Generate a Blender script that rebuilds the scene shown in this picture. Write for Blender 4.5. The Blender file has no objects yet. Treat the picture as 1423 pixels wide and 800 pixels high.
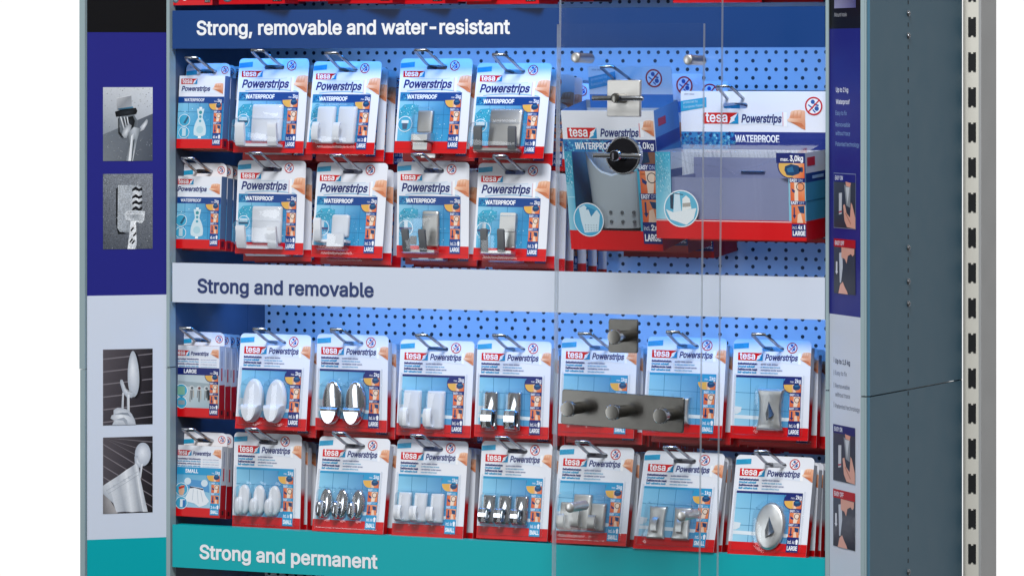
import bpy, bmesh, math, random, os
from mathutils import Vector, Matrix, geometry
random.seed(7)
R = math.radians
D = bpy.data
SC = bpy.context.scene
COL = SC.collection

# ------------------------------------------------------------------ camera
# photograph measured at 1423 x 800: focal length in pixels, horizon row, yaw of the display
FPX, CX, HY, YAW = 6050.0, 711.5, 96.0, R(26.0)
W = 0.950                      # width of the display opening between its wings
CAMZ = 1.55                    # lens height
FWD = Vector((-math.sin(YAW), math.cos(YAW), 0)); RGT = Vector((math.cos(YAW), math.sin(YAW), 0)); UP = Vector((0, 0, 1))
_u0, _u1 = (238.5 - CX) / FPX, (1147.5 - CX) / FPX
D0 = W * (math.cos(YAW) + _u1 * math.sin(YAW)) / (_u1 - _u0)
CAM = -D0 * (FWD + RGT * _u0); CAM.z = CAMZ
cam = D.cameras.new('camera'); camo = D.objects.new('camera', cam); COL.objects.link(camo)
camo.location = CAM; camo.rotation_euler = (R(90), 0, YAW)
cam.sensor_width = 36.0; cam.lens = 36.0 * FPX / 1423.0
cam.shift_y = -(400 - HY) / 1423.0
cam.clip_start = 0.1; cam.clip_end = 200
SC.camera = camo

def ray(px, py): return FWD + RGT * ((px - CX) / FPX) + UP * ((HY - py) / FPX)
def at(px, py, Y):                                     # point of a photographed pixel on the plane y = Y
    d = ray(px, py); return CAM + d * ((Y - CAM.y) / d.y)
def on_plane(px, py, P, N):
    d = ray(px, py); return CAM + d * ((P - CAM).dot(N) / d.dot(N))

# ------------------------------------------------------------------ world, lights, exposure
wd = D.worlds.new('World'); SC.world = wd; wd.use_nodes = True
nt = wd.node_tree; nt.nodes.clear()
wo = nt.nodes.new('ShaderNodeOutputWorld'); wb = nt.nodes.new('ShaderNodeBackground')
tc = nt.nodes.new('ShaderNodeTexCoord'); sx = nt.nodes.new('ShaderNodeSeparateXYZ'); mr = nt.nodes.new('ShaderNodeMapRange')
nt.links.new(tc.outputs['Generated'], sx.inputs[0]); nt.links.new(sx.outputs['Y'], mr.inputs['Value'])
mr.inputs['From Min'].default_value = 0.66; mr.inputs['From Max'].default_value = 0.82   # white studio backdrop behind, dim studio in front
mr.inputs['To Min'].default_value = 0.16; mr.inputs['To Max'].default_value = 1.06
mz = nt.nodes.new('ShaderNodeMapRange'); nt.links.new(sx.outputs['Z'], mz.inputs['Value'])   # dim studio: dark floor, paler ceiling
mz.inputs['From Min'].default_value = -0.25; mz.inputs['From Max'].default_value = 0.45; mz.inputs['To Min'].default_value = 0.06; mz.inputs['To Max'].default_value = 0.28
nt.links.new(mz.outputs[0], mr.inputs['To Min']); nt.links.new(mr.outputs[0], wb.inputs['Strength']); wb.inputs['Color'].default_value = (0.98, 0.99, 1.0, 1)
wb.inputs['Color'].default_value = (1, 1, 1, 1)
nt.links.new(wb.outputs[0], wo.inputs[0])

def area(name, loc, target, sx_, sy_, power, col=(1, 1, 1)):
    l = D.lights.new(name, 'AREA'); l.shape = 'RECTANGLE'; l.size = sx_; l.size_y = sy_; l.energy = power; l.color = col
    o = D.objects.new(name, l); COL.objects.link(o); o.location = loc
    o.rotation_euler = (Vector(target) - Vector(loc)).to_track_quat('-Z', 'Y').to_euler()
    return o
area('key_softbox', (1.5, -2.7, 4.3), (0.45, 0, 1.2), 1.5, 1.1, 178, (.98, 0.99, 1))
area('fill_softbox', (-1.2, -3.1, 1.3), (0.4, 0, 1.2), 0.7, 1.9, 16, (0.92, 0.96, 1))
BLUE = (0.13, 0.36, 1.0)

SC.render.engine = 'CYCLES'
SC.cycles.use_denoising = True
SC.cycles.transparent_max_bounces = 24; SC.cycles.max_bounces = 8
SC.view_settings.view_transform = 'Standard'; SC.view_settings.look = 'None'
SC.view_settings.exposure = 0; SC.view_settings.gamma = 1

# ------------------------------------------------------------------ materials
def lin(c):
    if isinstance(c, str):
        c = c.lstrip('#'); c = [int(c[i:i + 2], 16) for i in (0, 2, 4)]
    o = []
    for x in c[:3]:
        x = x / 255.0
        o.append(x / 12.92 if x <= 0.04045 else ((x + 0.055) / 1.055) ** 2.4)
    return (o[0], o[1], o[2], 1.0)
def mat(name, col, rough=0.5, metal=0.0, spec=0.5, noise=0.0, nscale=60, bump=0.0, stretch=None, coat=0.0):
    m = D.materials.new(name); m.use_nodes = True; n = m.node_tree; b = n.nodes['Principled BSDF']
    c = lin(col) if isinstance(col, str) else tuple(col) + (1.0,) * (4 - len(col))
    b.inputs['Base Color'].default_value = c; b.inputs['Roughness'].default_value = rough
    b.inputs['Metallic'].default_value = metal; b.inputs['Specular IOR Level'].default_value = spec
    if coat: b.inputs['Coat Weight'].default_value = coat; b.inputs['Coat Roughness'].default_value = 0.06
    if noise or bump:
        t = n.nodes.new('ShaderNodeTexCoord'); mp = n.nodes.new('ShaderNodeMapping'); ns = n.nodes.new('ShaderNodeTexNoise')
        n.links.new(t.outputs['Object'], mp.inputs[0]); n.links.new(mp.outputs[0], ns.inputs['Vector'])
        ns.inputs['Scale'].default_value = nscale; ns.inputs['Detail'].default_value = 5
        if stretch: mp.inputs['Scale'].default_value = stretch
        if noise:
            r = n.nodes.new('ShaderNodeMapRange'); r.inputs['To Min'].default_value = max(0.02, rough - noise); r.inputs['To Max'].default_value = rough + noise
            n.links.new(ns.outputs[0], r.inputs['Value']); n.links.new(r.outputs[0], b.inputs['Roughness'])
            mx = n.nodes.new('ShaderNodeMixRGB'); mx.blend_type = 'MULTIPLY'; mx.inputs[0].default_value = 1
            r2 = n.nodes.new('ShaderNodeMapRange'); r2.inputs['To Min'].default_value = 1 - noise * .8; r2.inputs['To Max'].default_value = 1 + noise * .4
            n.links.new(ns.outputs[0], r2.inputs['Value']); mx.inputs[1].default_value = c; n.links.new(r2.outputs[0], mx.inputs[2])
            n.links.new(mx.outputs[0], b.inputs['Base Color'])
        if bump:
            bp = n.nodes.new('ShaderNodeBump'); bp.inputs['Strength'].default_value = bump; bp.inputs['Distance'].default_value = 0.001
            n.links.new(ns.outputs[0], bp.inputs['Height']); n.links.new(bp.outputs[0], b.inputs['Normal'])
    return m
def print_mat(name, rough, speck=0.0, sscale=900, spec=.3):      # printed sheet: the colour of every printed shape is stored on its faces
    m = mat(name, (.8, .8, .8), rough, 0, spec); n = m.node_tree; b = n.nodes['Principled BSDF']
    a = n.nodes.new('ShaderNodeAttribute'); a.attribute_name = 'Col'; out = a.outputs['Color']
    if speck:
        t = n.nodes.new('ShaderNodeTexCoord'); ns = n.nodes.new('ShaderNodeTexNoise'); n.links.new(t.outputs['Object'], ns.inputs['Vector'])
        ns.inputs['Scale'].default_value = sscale; ns.inputs['Detail'].default_value = 4; ns.inputs['Roughness'].default_value = .75
        r = n.nodes.new('ShaderNodeMapRange'); r.inputs['From Min'].default_value = .3; r.inputs['From Max'].default_value = .7
        r.inputs['To Min'].default_value = 1 - speck; r.inputs['To Max'].default_value = 1 + speck; n.links.new(ns.outputs[0], r.inputs['Value'])
        mx = n.nodes.new('ShaderNodeMixRGB'); mx.blend_type = 'MULTIPLY'; mx.inputs[0].default_value = 1
        n.links.new(out, mx.inputs[1]); n.links.new(r.outputs[0], mx.inputs[2]); out = mx.outputs[0]
    n.links.new(out, b.inputs['Base Color'])
    return m
def clear_mat(name, tint, gloss_col=(1, 1, 1), boost=1.0, rough=0.05, ior=1.45, bump=0.0):
    m = D.materials.new(name); m.use_nodes = True; n = m.node_tree; n.nodes.clear()
    o = n.nodes.new('ShaderNodeOutputMaterial'); mx = n.nodes.new('ShaderNodeMixShader')
    tr = n.nodes.new('ShaderNodeBsdfTransparent'); gl = n.nodes.new('ShaderNodeBsdfGlossy'); fr = n.nodes.new('ShaderNodeFresnel')
    tr.inputs[0].default_value = tint + (1,); gl.inputs[0].default_value = gloss_col + (1,); gl.inputs['Roughness'].default_value = rough
    gb = n.nodes.new('ShaderNodeNewGeometry'); mi_ = n.nodes.new('ShaderNodeMapRange')      # same reflectance from either side of the thin sheet
    mi_.inputs['To Min'].default_value = ior; mi_.inputs['To Max'].default_value = 1 / ior
    n.links.new(gb.outputs['Backfacing'], mi_.inputs['Value']); n.links.new(mi_.outputs[0], fr.inputs[0])
    mu = n.nodes.new('ShaderNodeMath'); mu.operation = 'MULTIPLY'; mu.inputs[1].default_value = boost; mu.use_clamp = True
    n.links.new(fr.outputs[0], mu.inputs[0]); n.links.new(mu.outputs[0], mx.inputs[0])
    n.links.new(tr.outputs[0], mx.inputs[1]); n.links.new(gl.outputs[0], mx.inputs[2]); n.links.new(mx.outputs[0], o.inputs[0])
    if bump:
        t = n.nodes.new('ShaderNodeTexCoord'); ns = n.nodes.new('ShaderNodeTexNoise'); n.links.new(t.outputs['Object'], ns.inputs['Vector'])
        ns.inputs['Scale'].default_value = 70
        bp = n.nodes.new('ShaderNodeBump'); bp.inputs['Strength'].default_value = bump; bp.inputs['Distance'].default_value = 0.003
        n.links.new(ns.outputs[0], bp.inputs['Height']); n.links.new(bp.outputs[0], gl.inputs['Normal']); n.links.new(bp.outputs[0], fr.inputs['Normal'])
    return m

M = dict(
    card=print_mat('printed_card', .32, spec=.3), poster=print_mat('printed_poster', .42, spec=.25), photo=print_mat('printed_photo', .4, .06, 420),
    stone=print_mat('printed_stone_photo', .4, .65, 700),
    steel=mat('slate_grey_paint', '#4a7389', .55, 0, .25, .05, 30, .04), steel_light=mat('front_lit_edge_paint', '#93a7ac', .38, 0, .5, .05, 40),  # edge tone: the slate lightened for light on front-facing strips
    steel_dark=mat('dark_slate_paint', '#31404b', .45), cream=mat('cream_enamel', '#e4e1d6', .4, 0, .5, .05, 25), post_side=mat('shaded_cream_enamel', '#b1b2b2', .45, 0, .5, .1, 18),  # upright's side: cream greyed, its shade painted into the colour
    dark=mat('dark_gap', '#20262a', .7), wall=mat('grey_blue_inner_paint', '#4c586c', .5, 0, .4, .04, 20),
    navy=mat('dark_blue_board', '#093c7d', .36, 0, .25, .05, 6), pale=mat('pale_grey_board', '#d0d9e9', .34, 0, .3, .03, 6), teal=mat('teal_board', '#00acb4', .36, 0, .25, .03, 6),
    white_ink=mat('white_lettering', '#f4f6fa', .4), blue_ink=mat('dark_blue_lettering', '#0d2c68', .4),
    chrome=mat('chrome', (.62, .64, .67), .10, 1, .5), wire=mat('zinc_plated_wire', (.40, .42, .45), .2, 1, .5, .08, 200),
    brushed=mat('brushed_steel', (.66, .65, .62), .46, 1, .5, .12, 90, .15, (1, 1, 14)), dull=mat('dull_nickel', (.18, .175, .162), .22, 1, .5, .10, 30),
    polish=mat('polished_steel', (.62, .61, .58), .2, 1, .5, .05, 60), mid=mat('mid_grey_steel', (.46, .45, .43), .5, 1, .5, .06, 120), bright=mat('bright_satin_steel', (.86, .85, .82), .52, 1, .5, .1, 90, .1, (1, 1, 12)),
    satin=mat('satin_steel', (.74, .74, .72), .36, 1, .5, .08, 140), tip=mat('dark_grey_rubber', '#55585c', .5),
    dark_reflection=mat('dark_reflection_chrome', (.02, .02, .025), .06, .6), plastic=mat('white_plastic', '#d9dce2', .3, 0, .5, .03, 40),  # near-black stands for the dark surroundings mirrored in chrome
    grey_plastic=mat('grey_plastic', '#b6bec4', .35, 0, .5, .04, 30), lav_plastic=mat('lavender_grey_plastic', '#8a8fb0', .25, 0, .5, .04, 30), hole=mat('black_hole', '#15181b', .8),
    blister=clear_mat('clear_blister', (.965, .978, .99), (1, 1, 1), 1.5, .05, 1.40, .05), film=clear_mat('creased_clear_film', (.97, .98, .985), (1, 1, 1), 1.0, .08, 1.40, .04), acrylic=clear_mat('clear_acrylic', (.994, .997, .998), (1, 1, 1), .45, .03),
)
# cut edges of the acrylic: half clear, half pale
def edge_mat():
    m = D.materials.new('acrylic_edge'); m.use_nodes = True; n = m.node_tree; b = n.nodes['Principled BSDF']; o = n.nodes['Material Output']
    b.inputs['Base Color'].default_value = (.74, .79, .83, 1); b.inputs['Roughness'].default_value = .15
    mx = n.nodes.new('ShaderNodeMixShader'); mx.inputs[0].default_value = .62; t = n.nodes.new('ShaderNodeBsdfTransparent'); t.inputs[0].default_value = (.8, .88, .92, 1)
    n.links.new(t.outputs[0], mx.inputs[1]); n.links.new(b.outputs[0], mx.inputs[2]); n.links.new(mx.outputs[0], o.inputs[0]); return m
M['acrylic_edge'] = edge_mat()
# perforated sheet: alternating rows of round holes
BACK = 0.262
PEG0 = at(1023.4, 72.9, BACK)
def peg_mat():
    m = mat('perforated_sheet', '#d0d3d2', .42, 0, .4, .03, 15); n = m.node_tree; b = n.nodes['Principled BSDF']; N = n.nodes.new; L = n.links.new
    def mth(op, a, bb=None, c=None):
        x = N('ShaderNodeMath'); x.operation = op
        for i, v in enumerate((a, bb, c)):
            if v is None: continue
            if isinstance(v, (int, float)): x.inputs[i].default_value = v
            else: L(v, x.inputs[i])
        return x.outputs[0]
    g = N('ShaderNodeNewGeometry'); s = N('ShaderNodeSeparateXYZ'); L(g.outputs['Position'], s.inputs[0])
    X = mth('SUBTRACT', s.outputs['X'], PEG0.x); Z = mth('SUBTRACT', s.outputs['Z'], PEG0.z)
    def rowset(px, z0):
        fx = mth('SUBTRACT', X, mth('MULTIPLY', mth('ROUND', mth('DIVIDE', X, px)), px))
        Zz = mth('SUBTRACT', Z, z0)
        fz = mth('SUBTRACT', Zz, mth('MULTIPLY', mth('ROUND', mth('DIVIDE', Zz, .0228)), .0228))
        return mth('LESS_THAN', mth('SQRT', mth('ADD', mth('MULTIPLY', fx, fx), mth('MULTIPLY', fz, fz))), .0026)
    h = mth('MAXIMUM', rowset(.01425, 0.0), rowset(.02375, .0114))
    mx = N('ShaderNodeMixRGB'); L(h, mx.inputs[0])
    src = b.inputs['Base Color'].links[0].from_socket
    L(src, mx.inputs[1]); mx.inputs[2].default_value = (.012, .015, .02, 1); L(mx.outputs[0], b.inputs['Base Color'])
    return m
M['peg'] = peg_mat()

# ------------------------------------------------------------------ mesh helpers
def mesh_obj(name, v, f, mats, parent=None, mi=None, cols=None, smooth=False, smooth_angle=None):
    me = D.meshes.new(name); me.from_pydata([tuple(x) for x in v], [], f)
    for m in (mats if isinstance(mats, (list, tuple)) else [mats]): me.materials.append(m)
    if mi: me.polygons.foreach_set('material_index', mi)
    if cols is not None:
        ca = me.color_attributes.new('Col', 'FLOAT_COLOR', 'CORNER'); flat = []
        for fc, c in zip(f, cols):
            if isinstance(c, list):
                for q in c: flat.extend(q)
            else:
                for _ in fc: flat.extend(c)
        ca.data.foreach_set('color', flat)
    me.validate()
    if smooth: me.polygons.foreach_set('use_smooth', [True] * len(me.polygons))
    me.update()
    if smooth_angle:
        bm = bmesh.new(); bm.from_mesh(me)
        for e in bm.edges:
            if len(e.link_faces) == 2 and e.calc_face_angle(0) > smooth_angle: e.smooth = False
        for fc in bm.faces: fc.smooth = True
        bm.to_mesh(me); bm.free()
    o = D.objects.new(name, me); COL.objects.link(o)
    if parent: o.parent = parent
    return o
class MB:                                               # collects several solids of one part
    def __init__(s): s.v = []; s.f = []; s.m = []
    def add(s, v, f, m=0):
        b = len(s.v); s.v += [Vector(x) for x in v]; s.f += [[i + b for i in q] for q in f]; s.m += [m] * len(f); return s
    def box(s, x0, x1, y0, y1, z0, z1, m=0):
        return s.add([(x0, y0, z0), (x1, y0, z0), (x1, y1, z0), (x0, y1, z0), (x0, y0, z1), (x1, y0, z1), (x1, y1, z1), (x0, y1, z1)],
                     [[0, 3, 2, 1], [4, 5, 6, 7], [0, 1, 5, 4], [1, 2, 6, 5], [2, 3, 7, 6], [3, 0, 4, 7]], m)
    def loft(s, loops, m=0, cap0=True, cap1=True):       # loops of equal length
        n = len(loops[0]); v = [p for l in loops for p in l]; f = []
        for i in range(len(loops) - 1):
            for j in range(n):
                k = (j + 1) % n; f.append([i * n + j, i * n + k, (i + 1) * n + k, (i + 1) * n + j])
        if cap0: f.append(list(range(n))[::-1])
        if cap1: f.append([(len(loops) - 1) * n + j for j in range(n)])
        return s.add(v, f, m)
    def cyl(s, p0, p1, r0, r1=None, n=20, m=0, bev=0.0):
        r1 = r0 if r1 is None else r1; p0, p1 = Vector(p0), Vector(p1); d = (p1 - p0).normalized()
        a = d.orthogonal().normalized(); b = d.cross(a)
        def ring(p, r): return [p + a * (r * math.cos(2 * math.pi * i / n)) + b * (r * math.sin(2 * math.pi * i / n)) for i in range(n)]
        if bev: L = [ring(p0, r0), ring(p1 - d * bev, r1), ring(p1 - d * bev * .3, r1 - bev * .3), ring(p1, r1 - bev)]
        else: L = [ring(p0, r0), ring(p1, r1)]
        return s.loft(L, m)
    def tube(s, pts, r, n=8, m=0, closed=False):
        pts = [Vector(p) for p in pts]; L = []; up = Vector((0.13, 0.31, 0.94)).normalized(); k = len(pts)
        for i, p in enumerate(pts):
            t = (pts[min(i + 1, k - 1)] - pts[max(i - 1, 0)]).normalized()
            a = t.cross(up); a = a.normalized() if a.length > 1e-4 else t.orthogonal().normalized(); b = a.cross(t)
            L.append([p + a * (r * math.cos(2 * math.pi * j / n)) + b * (r * math.sin(2 * math.pi * j / n)) for j in range(n)])
        return s.loft(L, m)
    def ribbon(s, path, width, th, xc, m=0):             # a flat strip bent along a path in the y-z plane
        k = len(path); L = []
        for i, (y, z) in enumerate(path):
            y0, z0 = path[max(i - 1, 0)]; y1, z1 = path[min(i + 1, k - 1)]
            l = math.hypot(y1 - y0, z1 - z0) or 1; ny, nz = -(z1 - z0) / l * th / 2, (y1 - y0) / l * th / 2
            h = width / 2
            L.append([(xc - h, y + ny, z + nz), (xc + h, y + ny, z + nz), (xc + h, y - ny, z - nz), (xc - h, y - ny, z - nz)])
        return s.loft(L, m)
    def build(s, name, mats, parent=None, smooth_angle=None): return mesh_obj(name, s.v, s.f, mats, parent, s.m, None, False, smooth_angle)
def rr(w, h, r, n=5, cx=0, cz=0):                        # rounded rectangle outline (x, z), counter-clockwise seen from the front
    p = []; r = min(r, w / 2 - 1e-5, h / 2 - 1e-5)
    for (sx_, sz_, a0) in ((1, 1, 0), (-1, 1, 90), (-1, -1, 180), (1, -1, 270)):
        for i in range(n + 1):
            a = R(a0 + 90 * i / n); p.append((cx + sx_ * (w / 2 - r) + r * math.cos(a), cz + sz_ * (h / 2 - r) + r * math.sin(a)))
    return p
def ell(w, h, n=28, cx=0, cz=0): return [(cx + w / 2 * math.cos(2 * math.pi * i / n), cz + h / 2 * math.sin(2 * math.pi * i / n)) for i in range(n)]
def scale2(p, s, cx, cz): return [(cx + (x - cx) * s, cz + (z - cz) * s) for x, z in p]
def inset(p, d, cx, cz, w, h): return [(cx + (x - cx) * (1 - 2 * d / w), cz + (z - cz) * (1 - 2 * d / h)) for x, z in p]
def lv(p, y): return [(x, y, z) for x, z in p]
def empty(name, loc, rot=(0, 0, 0), scale=(1, 1, 1)):
    o = D.objects.new(name, None); COL.objects.link(o); o.location = loc; o.rotation_euler = rot; o.scale = scale; o.empty_display_size = .02; return o
def tag(o, label=None, cat=None, group=None, kind=None):
    if label: o['label'] = label
    if cat: o['category'] = cat
    if group: o['group'] = group
    if kind: o['kind'] = kind
    return o
def copy_tree(o, loc, rot, scale):
    c = o.copy(); COL.objects.link(c); c.location = loc; c.rotation_euler = rot; c.scale = scale
    def sub(src, dst):
        for ch in [x for x in src.children]:
            n_ = ch.copy(); COL.objects.link(n_); n_.parent = dst; sub(ch, n_)
    sub(o, c); return c

# ------------------------------------------------------------------ lettering
def get_font():
    for b in ([bpy.utils.system_resource('DATAFILES', path='fonts')] if bpy.utils.system_resource('DATAFILES', path='fonts') else []):
        p = os.path.join(b, 'Inter.woff2')
        if os.path.exists(p):
            try: return D.fonts.load(p)
            except Exception: pass
    return None
FONT = get_font(); _tc = {}
def glyphs(s, bold=0.0, shear=0.0, res=3):
    """Triangles of a line of lettering: outlines are flattened, fattened by bold and filled letter by letter."""
    k = (s, bold, shear, res)
    if k in _tc: return _tc[k]
    cu = D.curves.new('t', 'FONT'); cu.body = s; cu.size = 1
    if FONT: cu.font = FONT
    ob = D.objects.new('t', cu); COL.objects.link(ob); dg = bpy.context.evaluated_depsgraph_get(); cv = ob.evaluated_get(dg).to_curve(dg)
    loops = []
    for sp in cv.splines:
        p = []
        if sp.type == 'BEZIER':
            n = len(sp.bezier_points)
            for i in range(n):
                a, b = sp.bezier_points[i], sp.bezier_points[(i + 1) % n]
                straight = a.handle_right_type == 'VECTOR' and b.handle_left_type == 'VECTOR'
                p += [x.xy for x in (geometry.interpolate_bezier(a.co, a.handle_right, b.handle_left, b.co, res + 2)[:-1] if not straight else [a.co])]
        else: p = [Vector(q.co[:2]) for q in sp.points]
        q = []
        for x in p:
            if not q or (x - q[-1]).length > 1e-4: q.append(x)
        if len(q) > 2 and (q[0] - q[-1]).length < 1e-4: q.pop()
        if len(q) > 2: loops.append(q)
    D.objects.remove(ob); D.curves.remove(cu)
    area2 = lambda q: sum(q[i].x * q[(i + 1) % len(q)].y - q[(i + 1) % len(q)].x * q[i].y for i in range(len(q)))
    if not loops: _tc[k] = ([], []); return _tc[k]
    big = max(loops, key=lambda q: abs(area2(q))); sg = 1 if area2(big) > 0 else -1
    out = []
    for q in loops:
        if bold:
            m = []; n = len(q)
            for i in range(n):
                t0 = (q[i] - q[i - 1]).normalized(); t1 = (q[(i + 1) % n] - q[i]).normalized()
                n0 = Vector((t0.y, -t0.x)) * sg; n1 = Vector((t1.y, -t1.x)) * sg; b = n0 + n1
                b = n0 if b.length < .3 else b.normalized() / max(.55, b.normalized().dot(n0)); m.append(q[i] + b * bold)
            out.append((m, area2(q) * sg > 0))
        else: out.append((q, area2(q) * sg > 0))
    loops = [q for q, _ in out]; flat = [p for q in loops for p in q]; edges = []; b = 0
    for q in loops: edges += [(b + i, b + (i + 1) % len(q)) for i in range(len(q))]; b += len(q)
    vv, _, ff = geometry.delaunay_2d_cdt(flat, edges, [], 0, 1e-5)[:3]
    boxes = [(min(p.x for p in q), max(p.x for p in q), min(p.y for p in q), max(p.y for p in q)) for q in loops]
    f = []
    for t in ff:                                         # keep the triangles the outlines wind round
        cx = sum(vv[i].x for i in t) / len(t); cy = sum(vv[i].y for i in t) / len(t); wn = 0
        for q, (x0, x1, y0, y1) in zip(loops, boxes):
            if not (x0 <= cx <= x1 and y0 <= cy <= y1): continue
            for i in range(len(q)):
                a, c = q[i - 1], q[i]
                if (a.y > cy) != (c.y > cy) and cx < (c.x - a.x) * (cy - a.y) / (c.y - a.y) + a.x: wn += 1 if c.y > a.y else -1
        if wn:
            a, c, d = (vv[i] for i in t[:3]); cr = (c.x - a.x) * (d.y - a.y) - (d.x - a.x) * (c.y - a.y)
            f.append(list(t) if cr > 0 else list(t)[::-1])
    v = [(p.x + p.y * shear, p.y, 0.0) for p in vv]
    _tc[k] = (v, f); return v, f
_capv = glyphs('H', 0)[0]; CAPH = max(p[1] for p in _capv) if _capv else .72

EPS = 0.00014
class Art:
    """Printed sheet in millimetres: u to the right, v down from the top edge; lies in x-z with the print facing -y."""
    def __init__(s, ox=0.0, oz=0.0, y0=0.0): s.v = []; s.f = []; s.c = []; s.ox = ox; s.oz = oz; s.y0 = y0
    def P(s, u, v, l): return (s.ox + u * .001, s.y0 - l * EPS, s.oz - v * .001)
    def poly(s, pts, col, l=1):
        b = len(s.v); s.v += [s.P(u, v, l) for u, v in pts]
        a = sum(pts[i][0] * pts[(i + 1) % len(pts)][1] - pts[(i + 1) % len(pts)][0] * pts[i][1] for i in range(len(pts)))
        idx = list(range(b, b + len(pts)))
        multi = isinstance(col, list)
        cc = [lin(q) if isinstance(q, str) else q for q in col] if multi else (lin(col) if isinstance(col, str) else col)
        if a > 0: idx = idx[::-1]; cc = cc[::-1] if multi else cc
        s.f.append(idx); s.c.append(cc); return s
    def rect(s, u0, v0, u1, v1, col, l=1): return s.poly([(u0, v0), (u1, v0), (u1, v1), (u0, v1)], col, l)
    def fan(s, pts, ci, co, l=1, at_=None):               # shape shaded from its middle to its rim
        n = len(pts); c = at_ or (sum(p[0] for p in pts) / n, sum(p[1] for p in pts) / n)
        for i in range(n): s.poly([c, pts[i], pts[(i + 1) % n]], [ci, co, co], l)
        return s
    def circ(s, u, v, r, col, l=1, n=24, ry=None):
        ry = r if ry is None else ry
        return s.poly([(u + r * math.cos(2 * math.pi * i / n), v + ry * math.sin(2 * math.pi * i / n)) for i in range(n)], col, l)
    def ring(s, u, v, r, w, col, l=1, n=28):
        for i in range(n):
            a, b = 2 * math.pi * i / n, 2 * math.pi * (i + 1) / n
            s.poly([(u + q * math.cos(t), v + q * math.sin(t)) for q, t in ((r, a), (r, b), (r - w, b), (r - w, a))], col, l)
        return s
    def line(s, u0, v0, u1, v1, w, col, l=1):
        dx, dy = u1 - u0, v1 - v0; L = math.hypot(dx, dy) or 1; nx, ny = -dy / L * w / 2, dx / L * w / 2
        return s.poly([(u0 + nx, v0 + ny), (u1 + nx, v1 + ny), (u1 - nx, v1 - ny), (u0 - nx, v0 - ny)], col, l)
    def text(s, t, u, v, cap, col, l=2, width=None, bold=0.0, shear=0.0, align='l', res=2, rot=0.0):
        vs, fs = glyphs(t, bold, shear, res)
        if not vs: return s
        x0, x1 = min(p[0] for p in vs), max(p[0] for p in vs); k = cap / CAPH; kx = k if width is None else width / (x1 - x0)
        off = {'l': 0, 'c': -(x1 - x0) * kx / 2, 'r': -(x1 - x0) * kx}[align]; b = len(s.v); ca, sa = math.cos(rot), math.sin(rot)
        for (x, y, dl) in vs:
            a, c = off + (x - x0) * kx, -y * k
            s.v.append(s.P(u + a * ca - c * sa, v + a * sa + c * ca, l + dl))
        cc = lin(col) if isinstance(col, str) else col
        for q in fs: s.f.append([i + b for i in q]); s.c.append(cc)
        return s
    def raw(s, v, f, col):
        b = len(s.v); s.v += [tuple(x) for x in v]; s.f += [[i + b for i in q] for q in f]; s.c += [lin(col)] * len(f); return s
    def build(s, name, m, parent=None): return mesh_obj(name, s.v, s.f, m, parent, None, s.c)

# palette of the packaging print
WHT, RED, CYN, DBL, MBL = '#e6e9f1', '#d0060f', '#0790c6', '#16246c', '#0f4189'
def logo(a, u0, v0, u1, v1, l=2):                        # red slanted flag with a cyan corner
    w, h = u1 - u0, v1 - v0
    a.rect(u0, v0, u0 + w * .79, v1, RED, l)
    a.poly([(u0 + w * .79, v0), (u0 + w * .985, v0), (u0 + w * .70, v1 - h * .0), (u0 + w * .68, v1)], RED, l + .4)
    a.poly([(u0 + w, v0), (u1, v1), (u0 + w * .73, v1)], CYN, l + .8)
    a.poly([(u0 + w * .985, v0 + h * .05), (u0 + w * .88, v0 + h * .62), (u0 + w * .90, v0 + h * .70), (u0 + w * .73, v1), (u0 + w * .79, v0 + h * .55), (u0 + w * .77, v0 + h * .45)], '#f4f6fa', l + 1.2)
    a.text('tesa', u0 + w * .07, v0 + h * .84, h * .86, '#f6f7fb', l + 1.6, width=w * .62, bold=.016)
def brand(a, u0, vb, u1, cap, l=3): a.text('Powerstrips', u0, vb, cap, DBL, l, width=u1 - u0, bold=.028, shear=.22)
def hand(a, u0, v0, u1, v1, l=3):                         # a fist pulling a strip
    w, h = u1 - u0, v1 - v0; q = lambda pts: [(u0 + x * w, v0 + y * h) for x, y in pts]
    a.poly(q([(.10, .46), (.22, .16), (.40, .02), (.75, .0), (1, .05), (1, 1), (.80, .93), (.50, .76), (.20, .62)]), ['#e9ae8c', '#f0bd9c', '#f3c6a8', '#eebb9a', '#ecb392', '#d07a52', '#d6835c', '#e09a74', '#e6aa86'], l)
    for x0, x1 in ((.18, .40), (.38, .60), (.58, .80)):
        a.poly(q([(x0, .40), (x0 + .02, .14), (x0 + .10, .04), (x1 - .03, .06), (x1, .22), (x1 - .03, .42)]), ['#d98d66', '#efbb99', '#f6d0b4', '#efbd9b', '#e2a07a', '#d88e68'], l + .4)
    for x in (.40, .60, .80): a.line(u0 + x * w, v0 + .08 * h, u0 + (x - .03) * w, v0 + .42 * h, w * .018, '#cd8560', l + .8)
    a.poly(q([(.16, .60), (.55, .62), (.80, .66), (.95, .84), (.74, .84), (.45, .72)]), '#c9754d', l + .6)
    a.poly(q([(.0, .52), (.10, .42), (.34, .44), (.60, .47), (.84, .60), (.60, .62), (.30, .60), (.12, .60)]), ['#f3cdb2', '#f6d6bf', '#f1c4a5', '#e7a985', '#d68d65', '#e0a27c', '#eebb9a', '#f2c9ad'], l + 1)
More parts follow.
